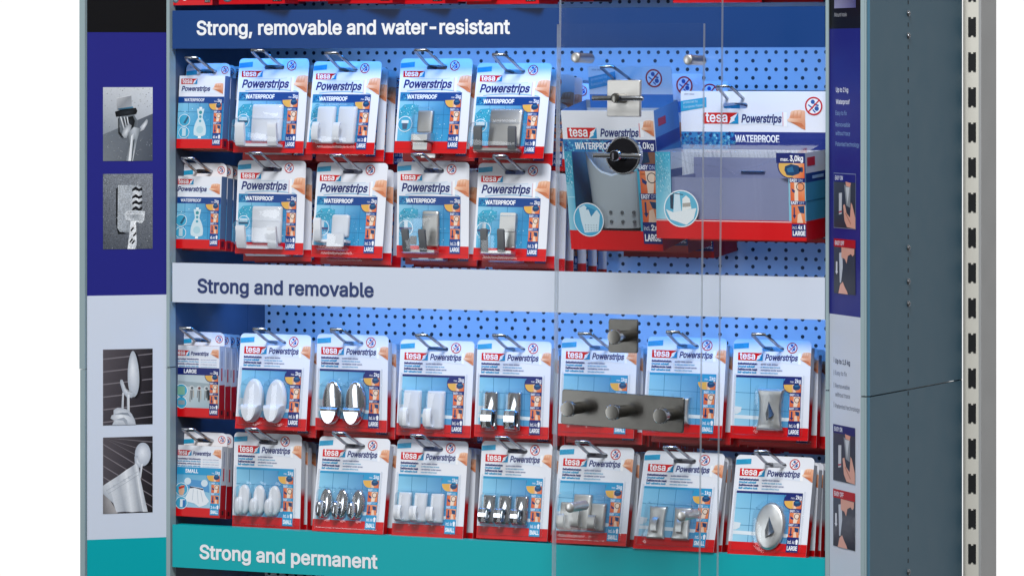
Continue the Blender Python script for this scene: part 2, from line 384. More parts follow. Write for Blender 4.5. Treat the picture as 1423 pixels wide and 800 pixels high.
def nosign(a, u, v, r, l=2):                              # red ring and bar across screw, nail and plug
    a.circ(u, v, r, '#eef0f4', l, 24)
    a.ring(u, v, r, r * .17, '#c41a2c', l + 1.4)
    a.circ(u - r * .1, v - r * .45, r * .24, '#2a5aa0', l + .5, 10); a.circ(u + r * .33, v + r * .28, r * .26, '#2a5aa0', l + .5, 10)
    a.poly([(u + r * .05, v - r * .3), (u + r * .6, v - r * .12), (u + r * .52, v + .04 * r), (u, v - r * .12)], '#2a5aa0', l + .6)
    a.poly([(u - r * .6, v - r * .2), (u - r * .05, v + r * .2), (u - r * .15, v + r * .32), (u - r * .66, v - r * .08)], '#2a5aa0', l + .6)
    a.poly([(u - r * .05, v + r * .34), (u + r * .25, v + r * .68), (u + r * .1, v + r * .72), (u - r * .16, v + r * .45)], '#2a5aa0', l + .7)
    k = .66 * r; a.line(u - k, v + k, u + k, v - k, r * .15, '#c41a2c', l + 1)
def badge(a, u, v, r, l=4):                              # round inset picture
    a.circ(u, v, r, '#eef2f6', l); a.circ(u, v, r * .92, '#3fa3c8', l + .5)
def drill(a, u0, v0, u1, v1, l):                         # blue drill chuck seen on orange and yellow
    w, h = u1 - u0, v1 - v0; q = lambda pts: [(u0 + x * w, v0 + y * h) for x, y in pts]
    a.poly(q([(.28, .32), (.45, .12), (.72, .14), (.95, .30), (.97, .52), (.80, .70), (.52, .78), (.30, .62)]), '#14406b', l)
    a.poly(q([(.42, .26), (.68, .22), (.86, .34), (.62, .42), (.44, .42)]), '#2c6a97', l + .5)
    a.poly(q([(.34, .70), (.52, .78), (.56, 1), (.30, 1)]), '#e8c9ae', l + .5)
def column(a, u0, u1, v0, v1, kg, incl, size, bar, l=5, big=False):
    """Right-hand pictogram strip: load, drill picture, EASY ON, EASY OFF, number included."""
    w, h = u1 - u0, v1 - v0; Y = lambda t: v0 + t * h
    cu, cv, r = u0 + w * .12, Y(.135), h * .135
    pts = [(cu + r * 1.05 * math.cos(t), cv + r * 1.05 * math.sin(t)) for t in [R(90 + 180 * i / 14) for i in range(15)]]
    a.poly(pts + [(u1, cv - r * 1.05), (u1, cv + r * 1.05)], bar, l)
    pts = [(cu + r * .95 * math.cos(t), cv + r * .95 * math.sin(t)) for t in [R(92 + 88 * i / 10) for i in range(11)]]
    a.poly([(cu + w * .12, Y(.135) - r * .05)] + [(cu + w * .12, Y(.135) + r * .94)] + pts, '#e0ad53', l + .5)
    a.rect(cu + w * .10, Y(.128), u1 - w * .02, Y(.262), ['#e8c7a4', '#e0804a', '#d9582a', '#e7a071'], l + .7)
    drill(a, u0 + w * .02, Y(.10), u1 - w * .02, Y(.262), l + 1.2)
    a.text('max.', u1 - w * .62, Y(.098), h * .035, '#f0f2f8', l + 1, width=w * .34, align='r'); a.text(kg, u1 - w * .06, Y(.098), h * .062, '#f4f5fa', l + 1, width=w * (.52 if big else .5), bold=.02, align='r')
    for k, (t0, word) in enumerate(((.275, 'EASY ON'), (.51, 'EASY OFF'))):
        a.rect(u0, Y(t0), u1, Y(t0 + .055), bar, l + 2)
        a.text(word.split()[0], u0 + w * .05, Y(t0 + .045), h * .036, '#e6ebf6', l + 2.5, width=w * .42, bold=.03); a.text(word.split()[1], u0 + w * .52, Y(t0 + .045), h * .034, '#b9cdea', l + 2.5, width=w * .3)
        a.rect(u0 + w * .06, Y(t0 + .055), u1 - w * .03, Y(t0 + .235), ['#e0713c', '#e8a57a', '#e2783f', '#d8562a'], l + 2)
        if k == 0:
            a.poly([(u0 + w * .40, Y(t0 + .06)), (u0 + w * .88, Y(t0 + .06)), (u0 + w * .70, Y(t0 + .23)), (u0 + w * .40, Y(t0 + .235))], '#ecd6c3', l + 2.5)
            a.poly([(u0 + w * .12, Y(t0 + .11)), (u0 + w * .42, Y(t0 + .15)), (u0 + w * .40, Y(t0 + .175)), (u0 + w * .16, Y(t0 + .16))], '#20356f', l + 3)
            a.ring(u0 + w * .68, Y(t0 + .115), w * .24, w * .05, '#3a2a35', l + 3, 14)
        else:
            a.poly([(u0 + w * .55, Y(t0 + .07)), (u0 + w * .92, Y(t0 + .08)), (u0 + w * .92, Y(t0 + .15)), (u0 + w * .62, Y(t0 + .14))], '#16406e', l + 3)
            a.rect(u0 + w * .22, Y(t0 + .075), u0 + w * .34, Y(t0 + .19), '#24356c', l + 3); a.poly([(u0 + w * .1, Y(t0 + .18)), (u0 + w * .46, Y(t0 + .18)), (u0 + w * .28, Y(t0 + .225))], '#24356c', l + 3)
            a.poly([(u0 + w * .52, Y(t0 + .15)), (u0 + w * .7, Y(t0 + .14)), (u0 + w * .8, Y(t0 + .235)), (u0 + w * .5, Y(t0 + .235))], '#ecc9b0', l + 2.6)
    a.rect(u0, Y(.745), u1, Y(1.0), bar, l + 2)
    a.text(incl, u0 + w * .08, Y(.855), h * .058, '#f0f3fa', l + 2.6, width=w * .6, bold=.015)
    a.poly([(u1 - w * .22, Y(.865)), (u1 - w * .08, Y(.865)), (u1 - w * .04, Y(.80)), (u1 - w * .15, Y(.775)), (u1 - w * .27, Y(.80))], '#f0f3fa', l + 2.6)
    a.text(size, u0 + w * .07, Y(.965), h * .068, '#f3f5fb', l + 2.6, width=w * .86, bold=.03)
def tiles(a, u0, v0, u1, v1, l, deep=False):             # picture of a tiled wall
    tl, tr, br, bl = ('#7fc4e4', '#0c72b0', '#1c86c0', '#9fd4ea') if deep else ('#8ccbe6', '#1272ae', '#1f8cc2', '#5fb8de')
    a.rect(u0, v0, u1, v1, [tl, tr, br, bl], l)
    for i in range(1, 4): x = u0 + (u1 - u0) * (i - .1) / 4.0; a.line(x, v0, x + .6, v1, .6, '#1c6f9f', l + .3)
    n = max(2, int((v1 - v0) / 17))
    for i in range(1, n): y = v0 + (v1 - v0) * i / n; a.line(u0, y, u1, y + 1.2, .6, '#1c6f9f', l + .45)
LANG = (('Selbstklebehaken', 'spurlos wieder ablösbar', DBL), ('Crochet adhésif', 'se retire sans laisser de traces', '#1593c4'),
        ('Zelfklevende haak', 'verwijderbar zonder sporen', DBL), ('Self-adhesive hook', 'removable without traces', '#1593c4'))
LANG2 = (('Doppelseitiger Selbstklebestrip', 'spurlos wieder ablösbar', DBL), ('Bande adhésive double face', 'se retire sans traces', '#1593c4'),
         ('Dubbelzijdig zelfklevende strip', 'verwijderbar zonder sporen', DBL), ('Self-adhesive double-sided strip', 'removable without trace', '#1593c4'))
def cyan_tag(a, u0, v0, w, h, l=2):
    a.poly([(u0, v0 + h * .22), (u0 + w, v0), (u0 + w, v0 + h * .8), (u0, v0 + h)], '#2ba0cb', l)
    a.text('protected by', u0 + w * .08, v0 + h * .52, h * .16, '#1c6fa6', l + .5, width=w * .55, rot=-.05); a.text('European Patent', u0 + w * .08, v0 + h * .80, h * .16, '#1c6fa6', l + .5, width=w * .7, rot=-.05)

def board(w, h, rad, slot, th=.0005):
    """Card outline with rounded top corners and a hanging slot, as vertices and faces in x-z (mm in, metres out)."""
    cu = D.curves.new('b', 'CURVE'); cu.dimensions = '2D'; cu.fill_mode = 'BOTH'; cu.extrude = th / 2
    def spl(pts):
        s = cu.splines.new('POLY'); s.points.add(len(pts) - 1); s.use_cyclic_u = True
        for p, q in zip(s.points, pts): p.co = (q[0] * .001, q[1] * .001, 0, 1)
    o = []
    for (sx_, a0) in ((1, 0), (-1, 90)):
        for i in range(7):
            t = R(a0 + 90 * i / 6); o.append((sx_ * (w / 2 - rad) + rad * math.cos(t), h - rad + rad * math.sin(t)))
    o += [(-w / 2, 0), (w / 2, 0)]; spl(o)
    if slot:
        su, sv, sw, sh = slot
        spl([(x + su - w / 2, h - sv + z) for x, z in rr(sw, sh, sh / 2 * .95, 5)])
        spl([(x + su - w / 2, h - sv + sh * .5 + z) for x, z in rr(sw * .3, sh * .5, sh * .2, 3)]) if False else None
    ob = D.objects.new('b', cu); COL.objects.link(ob); dg = bpy.context.evaluated_depsgraph_get(); me = D.meshes.new_from_object(ob.evaluated_get(dg))
    v = [(p.co.x, -p.co.z + th / 2, p.co.y) for p in me.vertices]; f = [list(q.vertices) for q in me.polygons]
    D.objects.remove(ob); D.curves.remove(cu); D.meshes.remove(me)
    return v, f

CW, CH = 103.0, 127.0
def hook_card(root, style, kg='2kg', incl='incl. 2x', size='LARGE', pic=None):
    """Printed backing card of a hook pack. style: 'w' waterproof, 'p' plain with dark blue strip, 's' plain with cyan strip."""
    a = Art(-CW / 2000, CH / 1000); v, f = board(CW, CH, 6, (52.5, 11.8, 29, 6.2)); a.raw(v, f, WHT)
    cyan_tag(a, 0.4, 4.5, 20, 8.5); nosign(a, 78, 9.6, 6.9)
    a.rect(0, 111, CW, CH, RED, 1); a.rect(0, 121.3, CW, 121.9, '#b00c18', 1.5)
    if style == 'w':
        logo(a, 5, 16.8, 36, 25)
        a.poly([(3.5, 27), (20, 28.6), (45, 28.8), (72, 27.4), (87, 23.5), (87, 44), (70, 41.6), (45, 40.4), (20, 41), (3.5, 43.4)], '#dbe5f2', 1.6)
        a.poly([(79.5, 25), (83, 24.2), (83, 44.6), (79.5, 44.2)], '#f3f5f9', 2); a.rect(78.4, 26, 79.0, 43.8, '#d98a93', 2.1)
        for k in range(14):
            x0 = 12 + k * 5.5; x1 = x0 + 5.5; g = lambda x: 41.6 + 2.8 * ((x - 48) / 40) ** 2
            a.line(x0, g(x0), x1, g(x1), 1.0, '#7db9dc', 1.9); a.line(x0, 69.4 - g(x0) - .4, x1, 69.4 - g(x1) - .4, .5, '#a9cde6', 1.9) if x1 < 78 else None
        brand(a, 6.5, 39.2, 76, 10.2)
        hand(a, 82, 22.5, 103, 46)
        tiles(a, 3, 56, 91, 111, 1.4)
        a.poly([(3, 69), (10, 62), (22, 61), (30, 64), (31, 71), (22, 78), (8, 82), (3, 80)], '#37a0c0', 2.0)
        rn = random.Random(3)
        for k in range(46):
            u_, v_ = 4 + rn.random() * 26, 62 + rn.random() * 18
            if (u_ - 3) / 30 + (v_ - 61) / 24 < 1.3: a.circ(u_, v_, .35 + .5 * rn.random(), rn.choice(('#9fd6e6', '#1f7ea3', '#c2e6ef')), 2.3, 6)
        for k in range(40): a.circ(6 + rn.random() * 66, 78 + rn.random() * 31, .3 + .4 * rn.random(), rn.choice(('#bfe2ee', '#2f86b4')), 2.3, 6)
        a.rect(3, 45.4, 91, 57, MBL, 2.6); a.poly([(3, 45.4), (18, 45.4), (15, 49), (21, 53), (13, 57), (3, 57)], '#1f7db0', 2.9)
        for k in range(16): a.circ(4.5 + rn.random() * 12, 46.5 + rn.random() * 9, .4 + .7 * rn.random(), rn.choice(('#1a3f80', '#7cc4dc', '#1d5c9b')), 3.2, 6)
        a.text('WATERPROOF', 13, 54, 5.2, '#f4f7fd', 3.6, width=43, bold=.03)
        if pic == 'cup':
            badge(a, 13, 88, 10.5); a.rect(8, 83, 18, 87, '#d9e4ea', 6); a.poly([(9, 87), (17, 87), (16, 95), (10, 95)], '#4a5f78', 6)
        elif pic == 'rail':
            badge(a, 13, 88, 10.5); a.rect(4, 87, 22, 89.6, '#4d4a78', 6); a.rect(11, 79, 16, 87, '#c8d6de', 6)
            for k in range(5): a.rect(6 + k * 3.2, 89.6, 7.2 + k * 3.2, 93, '#5d5a86', 6)
        else:
            badge(a, 12, 84, 9); a.rect(5, 84, 19, 86.5, '#29506e', 6); a.rect(6, 79, 18, 83.6, '#cfdfe6', 6)
        column(a, 76, 91, 46, 120.5, kg, incl, size, MBL)
    else:
        bar = DBL if style == 'p' else '#2496c8'
        logo(a, 6.5, 17.3, 39.5, 27)
        a.poly([(40, 17.5), (60, 18.6), (90, 16), (90, 31), (60, 29), (40, 30.5)], '#dfe7f4', 1.6)
        a.poly([(86.5, 16.4), (90, 16), (90, 31), (86.5, 30.6)], '#f5f6f9', 2)
        brand(a, 42.5, 26, 86, 7.4); hand(a, 88.5, 14.5, 103, 32)
        for k, (t1, t2, c) in enumerate(LANG):
            y = 32.4 + k * 3.7; a.text(t1, 6.5, y, 2.4, c, 2, width=(26, 23, 26.5, 25.5)[k], bold=.05, res=1); a.text('· ' + t2, 36, y, 1.9, '#44588c' if c == DBL else '#4fa6cc', 2, width=24 + 3 * (k % 3), bold=.02, res=1)
        tiles(a, 5, 47, 92, 111, 1.4, True)
        a.poly([(5, 97), (92, 99), (92, 103.5), (5, 101.5)], '#dce6ec', 2.2)
        a.poly([(5, 86), (14, 87), (13, 93), (8, 96), (5, 96)], '#d8e2e8', 2.4)
        a.rect(5, 46, 92, 49, bar, 2.6)
        column(a, 76.5, 92, 46.5, 121.5, kg, incl, size, bar)
    if style != 'w':
        x = CW / 2000 - .0002; zz = lambda v_: (CH - v_) * .001
        for v0_, v1_, c0, c1 in ((9, 70, '#dfe2ea', '#d8dbe6'), (70, 82, '#d8dbe6', RED), (82, 126.5, RED, RED)):
            b = len(a.v); a.v += [(x, .0, zz(v1_)), (x + .0006, .010, zz(v1_)), (x + .0006, .010, zz(v0_)), (x, .0, zz(v0_))]; a.f.append([b, b + 1, b + 2, b + 3]); a.c.append([lin(c1), lin(c1), lin(c0), lin(c0)])
    # raised outline of the heat-sealed plastic along the card
    return a.build('backing_card', M['card'], root)

# ------------------------------------------------------------------ products inside the packs (centre cx, cz on the card, metres; front is -y)
def dome_plate(mb, out, cx, cz, w, h, y0, t, m=0, soft=.25):
    return mb.loft([lv(out, y0), lv(out, y0 - t * .45), lv(inset(out, t * soft, cx, cz, w, h), y0 - t * .85), lv(inset(out, t * soft * 2.4, cx, cz, w, h), y0 - t)], m)
def oval_hook(parent, cx, cz, w, h, m, label=None):
    mb = MB(); o = ell(w, h, 32, cx, cz); dome_plate(mb, o, cx, cz, w, h, -.001, .006, 0, .3)
    low = [(x, z) for x, z in ell(w * .94, h * .90, 40, cx, cz - h * .03) if z < cz - h * .03]
    low = [low[0]] + low[1:]
    lo = lambda s, y: [(cx + (x - cx) * s, y, cz - h * .5 + (z - cz + h * .5) * s) for x, z in low]
    mb.loft([lo(1, -.004), lo(.99, -.010), lo(.93, -.014), lo(.80, -.0165)])
    g = MB(); q = [(cx - w * .13, cz - h * .04), (cx + w * .16, cz - h * .04), (cx + w * .13, cz - h * .30), (cx + w * .02, cz - h * .36), (cx - w * .03, cz - h * .30)]
    ob = mb.build('adhesive_hook', M[m], parent, R(40))
    return ob
def rect_hook(parent, cx, cz, w, h, m, jw=.42, joff=-.22, curl=True):
    mb = MB(); o = rr(w, h, w * .08, 3, cx, cz); dome_plate(mb, o, cx, cz, w, h, -.001, .005, 0, .2)
    p = [(-.005, cz - h * .42), (-.010, cz - h * .46), (-.015, cz - h * .42), (-.0175, cz - h * .32), (-.0175, cz - h * .10), (-.016, cz - h * .02), (-.0145, cz + h * .01)]
    mb.ribbon(p, w * jw, .0026, cx + w * joff); return mb.build('adhesive_hook', M[m], parent, R(35))
def small_pill(parent, cx, cz, w, h, m):                  # small oval with a teardrop lug
    mb = MB(); dome_plate(mb, ell(w, h, 24, cx, cz), cx, cz, w, h, -.001, .005, 0, .3)
    lx, lz, lw, lh = cx - w * .20, cz - h * .22, w * .55, h * .62
    mb.loft([lv(ell(lw, lh, 20, lx, lz), -.004), lv(ell(lw, lh, 20, lx - .001, lz), -.010), lv(ell(lw * .85, lh * .88, 20, lx - .0015, lz), -.0135), lv(ell(lw * .45, lh * .55, 20, lx - .0018, lz), -.0155)])
    return mb.build('adhesive_hook', M[m], parent, R(50))
def waisted_hook(parent, cx, cz, w, h, m, slit=True):     # plate with hollow sides, a strap bent out of it
    out = []
    for sx_, rng in ((1, range(0, 13)), (-1, range(12, -1, -1))):
        for i in rng:
            t = i / 12 * 2 - 1; out.append((cx + sx_ * w / 2 * (.86 + .14 * t * t), cz + t * h / 2))
    mb = MB(); dome_plate(mb, out, cx, cz, w, h, -.001, .0045, 0, .2)
    if slit: mb.ribbon([(-.006, cz - h * .30), (-.011, cz - h * .27), (-.013, cz - h * .12), (-.012, cz + h * .0), (-.008, cz + h * .12)], w * .30, .0022, cx)
    return mb.build('adhesive_hook', M[m], parent, R(40))
def slit_plate(parent, out, cx, cz, w, h, m):             # steel plate with a wedge pressed out of its middle
    mb = MB(); dome_plate(mb, out, cx, cz, w, h, -.001, .006, 0, .35); ob = mb.build('adhesive_hook', M[m], parent, R(30))
    k = MB(); k.add([(cx - .001, -.0071, cz + h * .20), (cx - w * .07, -.0075, cz - h * .25), (cx + w * .20, -.0075, cz - h * .12), (cx + w * .09, -.0150, cz - h * .22)], [[0, 1, 3], [0, 3, 2], [1, 2, 3]])
    k.build('pressed_wedge', M['chrome'], ob)
    s = MB(); s.add(lv([(cx - w * .02, cz + h * .16), (cx - w * .12, cz - h * .1), (cx - w * .08, cz - h * .27), (cx - w * .01, cz - h * .24)], -.00725), [[3, 2, 1, 0]])
    s.build('slot_opening', M['tip'], ob); return ob
def arm_holder(parent, cx, cz, w, h, m, armm, xs, aw, wide):
    """Square plate, a tray bar below it and two arms that reach out and up."""
    mb = MB(); o = rr(w, h, .003, 3, cx, cz); dome_plate(mb, o, cx, cz, w, h, -.001, .004, 0, .2)
    zb = cz - h * .5; x0, x1 = wide
    mb.box(cx + x0, cx + x1, -.0165, -.002, zb - .008, zb - .0045)
    ob = mb.build('adhesive_holder', M[m], parent, R(35))
    for x in xs:
        b = MB(); b.ribbon([(-.0165, zb - .006), (-.0185, zb - .002), (-.0192, zb + .006), (-.0225, zb + .020), (-.0212, zb + .022)], aw, .0045, cx + x); b.build('holder_arm', M[armm], ob, R(40))
    return ob
def shelf_clip(parent, cx, cz, w, h, m):                  # steel plate with a deep square clip under it
    mb = MB(); dome_plate(mb, rr(w, h, .002, 3, cx, cz), cx, cz, w, h, -.001, .004, 0, .2); ob = mb.build('adhesive_holder', M[m], parent, R(35))
    zb = cz - h / 2; b = MB(); q = lambda s, y, z0, z1: [(cx - w * s, y, z0), (cx + w * s, y, z0), (cx + w * s, y, z1), (cx - w * s, y, z1)]
    b.loft([q(.62, -.001, zb - .013, zb - .001), q(.62, -.012, zb - .013, zb - .001), q(.52, -.017, zb - .012, zb - .004)]); b.build('holder_clip', M['satin'], ob)
    c = MB(); c.loft([q(.5, -.001, zb - .024, zb - .0145), q(.46, -.013, zb - .024, zb - .0145)]); c.build('lower_lip', M['satin'], ob); return ob
def blister(parent, cx, cz, w, h, d, rad=.006, foot=.003):
    mb = MB(); o = rr(w, h, rad, 5, cx, cz)
    if foot: mb.loft([lv(inset(o, -foot, cx, cz, w, h), -.0008), lv(inset(o, -foot, cx, cz, w, h), -.0014), lv(o, -.0020), lv(inset(o, .0012, cx, cz, w, h), -d * .75), lv(inset(o, .003, cx, cz, w, h), -d * .96), lv(inset(o, .006, cx, cz, w, h), -d)], 0, False)
    return mb.build('blister', M['blister'], parent, R(35))
def sheet_edge(parent):                                   # raised bead of the sealed plastic round the card window
    mb = MB(); z0, z1, x0, x1 = .006, .083, -.0475, .0435
    mb.tube([(x0, -.0016, z0), (x0, -.0016, z1)], .0011, 6); mb.tube([(x1, -.0016, z0), (x1, -.0016, z1)], .0011, 6); mb.tube([(x0, -.0016, z0 - .001), (x1, -.0016, z0 - .001)], .0008, 6)
    return mb.build('sealed_bead', M['blister'], parent)

def pack(kind):
    root = empty('hook_pack', (0, 0, 0)); k = kind; S = .001
    X = lambda u: (u - CW / 2) * S
    Z = lambda v: (CH - v) * S
    if k in ('twin_arm_white', 'twin_arm_steel'):
        hook_card(root, 'w', '3kg', 'incl. 2x', 'LARGE', 'soap'); m = 'plastic' if 'white' in k else 'mid'
        arm_holder(root, X(48.5), Z(87), .045, .050, m, m if 'white' in k else 'tip', (-.029, .0185), .0130 if 'white' in k else .0105, (-.0355, .025))
        blister(root, X(43.5), Z(99), .077, .036, .024); blister(root, X(48.5), Z(72), .048, .022, .008)
    elif k == 'two_white_plates':
        hook_card(root, 'w', '2kg', 'incl. 2x', 'LARGE', 'cup')
        for u in (28, 60): rect_hook(root, X(u), Z(88), .027, .051, 'plastic', .36, -.28)
        blister(root, X(44), Z(88), .064, .056, .019)
    elif k == 'cup_steel':
        hook_card(root, 'w', '2kg', 'incl. 2x', 'LARGE', 'cup'); shelf_clip(root, X(43), Z(85), .022, .030, 'mid'); blister(root, X(43), Z(93), .033, .054, .020)
    elif k == 'single_white':
        hook_card(root, 'w', '2kg', 'incl. 2x', 'LARGE', 'rail'); arm_holder(root, X(41), Z(85), .025, .030, 'plastic', 'plastic', (-.024,), .010, (-.029, .016))
        mb = MB(); mb.box(X(41) - .010, X(41) + .014, -.019, -.0165, Z(114), Z(97)); mb.build('holder_front', M['plastic'], root); blister(root, X(36), Z(94), .052, .052, .022)
    elif k == 'rail_steel':
        hook_card(root, 'w', '2kg', 'incl. 2x', 'LARGE', 'rail'); arm_holder(root, X(50), Z(88), .024, .047, 'brushed', 'tip', (-.027, -.003), .009, (-.032, .012)); blister(root, X(39), Z(95), .056, .054, .022)
    elif k == 'rail_bright':
        hook_card(root, 'w', '2kg', 'incl. 2x', 'LARGE', 'rail'); arm_holder(root, X(49), Z(88), .023, .046, 'satin', 'tip', (-.025, -.001), .009, (-.030, .012)); mb = MB(); dome_plate(mb, rr(.0225, .025, .002, 3, X(49), Z(77.5)), X(49), Z(77.5), .0225, .025, -.0052, .0014, 0, .1); mb.build('cover_plate', M['bright'], root, R(35)); blister(root, X(40), Z(95), .054, .054, .022)
    elif k in ('two_white_ovals', 'two_chrome_ovals'):
        hook_card(root, 'p', '2kg', 'incl. 6x', 'LARGE'); m = 'plastic' if 'white' in k else 'chrome'
        for u in (26, 59): oval_hook(root, X(u), Z(89), .029, .058, m); blister(root, X(u), Z(89), .032, .062, .019, .0155)
        sheet_edge(root)
    elif k in ('two_white_rects', 'two_chrome_rects'):
        hook_card(root, 'p', '2kg', 'incl. 4x', 'LARGE'); m = 'plastic' if 'white' in k else 'chrome'; w = .024 if 'white' in k else .019
        for u in ((22, 55) if 'white' in k else (24, 56)): rect_hook(root, X(u), Z(92), w, .050, m, .42 if 'white' in k else .75, -.22 if 'white' in k else 0); blister(root, X(u), Z(92), w + .004, .055, .020)
        sheet_edge(root)
    elif k in ('hidden_plates', 'two_small_steel'):
        hook_card(root, 's', '1kg', 'incl. 4x', 'SMALL'); m = 'satin'
        for u in (24, 50): waisted_hook(root, X(u), Z(94), .022, .034, m); blister(root, X(u), Z(93), .025, .040, .017)
        sheet_edge(root)
    elif k == 'waisted_steel':
        hook_card(root, 'p', '2kg', 'incl. 4x', 'LARGE'); cx, cz, w, h = X(53), Z(89), .035, .052; out = []
        for sx_, rng in ((1, range(0, 13)), (-1, range(12, -1, -1))):
            for i in rng: t = i / 12 * 2 - 1; out.append((cx + sx_ * w / 2 * (.82 + .18 * t * t), cz + t * h / 2))
        slit_plate(root, out, cx, cz, w, h, 'satin'); blister(root, cx, cz, .039, .057, .018); sheet_edge(root)
    elif k == 'large_oval_steel':
        hook_card(root, 'p', '2kg', 'incl. 4x', 'LARGE'); cx, cz = X(54), Z(90); slit_plate(root, ell(.039, .060, 40, cx, cz), cx, cz, .039, .060, 'satin'); blister(root, cx, cz, .043, .064, .018, .021); sheet_edge(root)
    elif k in ('three_white_ovals', 'three_chrome_ovals'):
        hook_card(root, 's', '1kg', 'incl. 6x', 'SMALL'); m = 'plastic' if 'white' in k else 'chrome'
        for u in (19, 42, 65): small_pill(root, X(u), Z(89), .019, .040, m); blister(root, X(u), Z(89), .022, .044, .018, .0105)
        sheet_edge(root)
    elif k in ('three_white_rects', 'three_chrome_rects'):
        hook_card(root, 's', '1kg', 'incl. 6x', 'SMALL'); m = 'plastic' if 'white' in k else 'chrome'
        for u in (18, 41, 65): rect_hook(root, X(u), Z(89), .018, .038, m, .55, -.2); blister(root, X(u), Z(89), .021, .043, .019)
        sheet_edge(root)
    elif k == 'three_steel_plates':
        hook_card(root, 's', '1kg', 'incl. 6x', 'SMALL')
        for u, v, w, h in ((20, 92, .020, .036), (40, 86, .025, .046), (63, 92, .020, .036)): rect_hook(root, X(u), Z(v), w, h, 'brushed', .5, -.15)
        blister(root, X(41), Z(89), .066, .054, .019); sheet_edge(root)
    elif k == 'two_waisted_steel':
        hook_card(root, 's', '1kg', 'incl. 4x', 'SMALL')
        for u in (28, 60): waisted_hook(root, X(u), Z(93), .023, .042, 'satin')
        blister(root, X(44), Z(92), .062, .050, .017); sheet_edge(root)
    return root

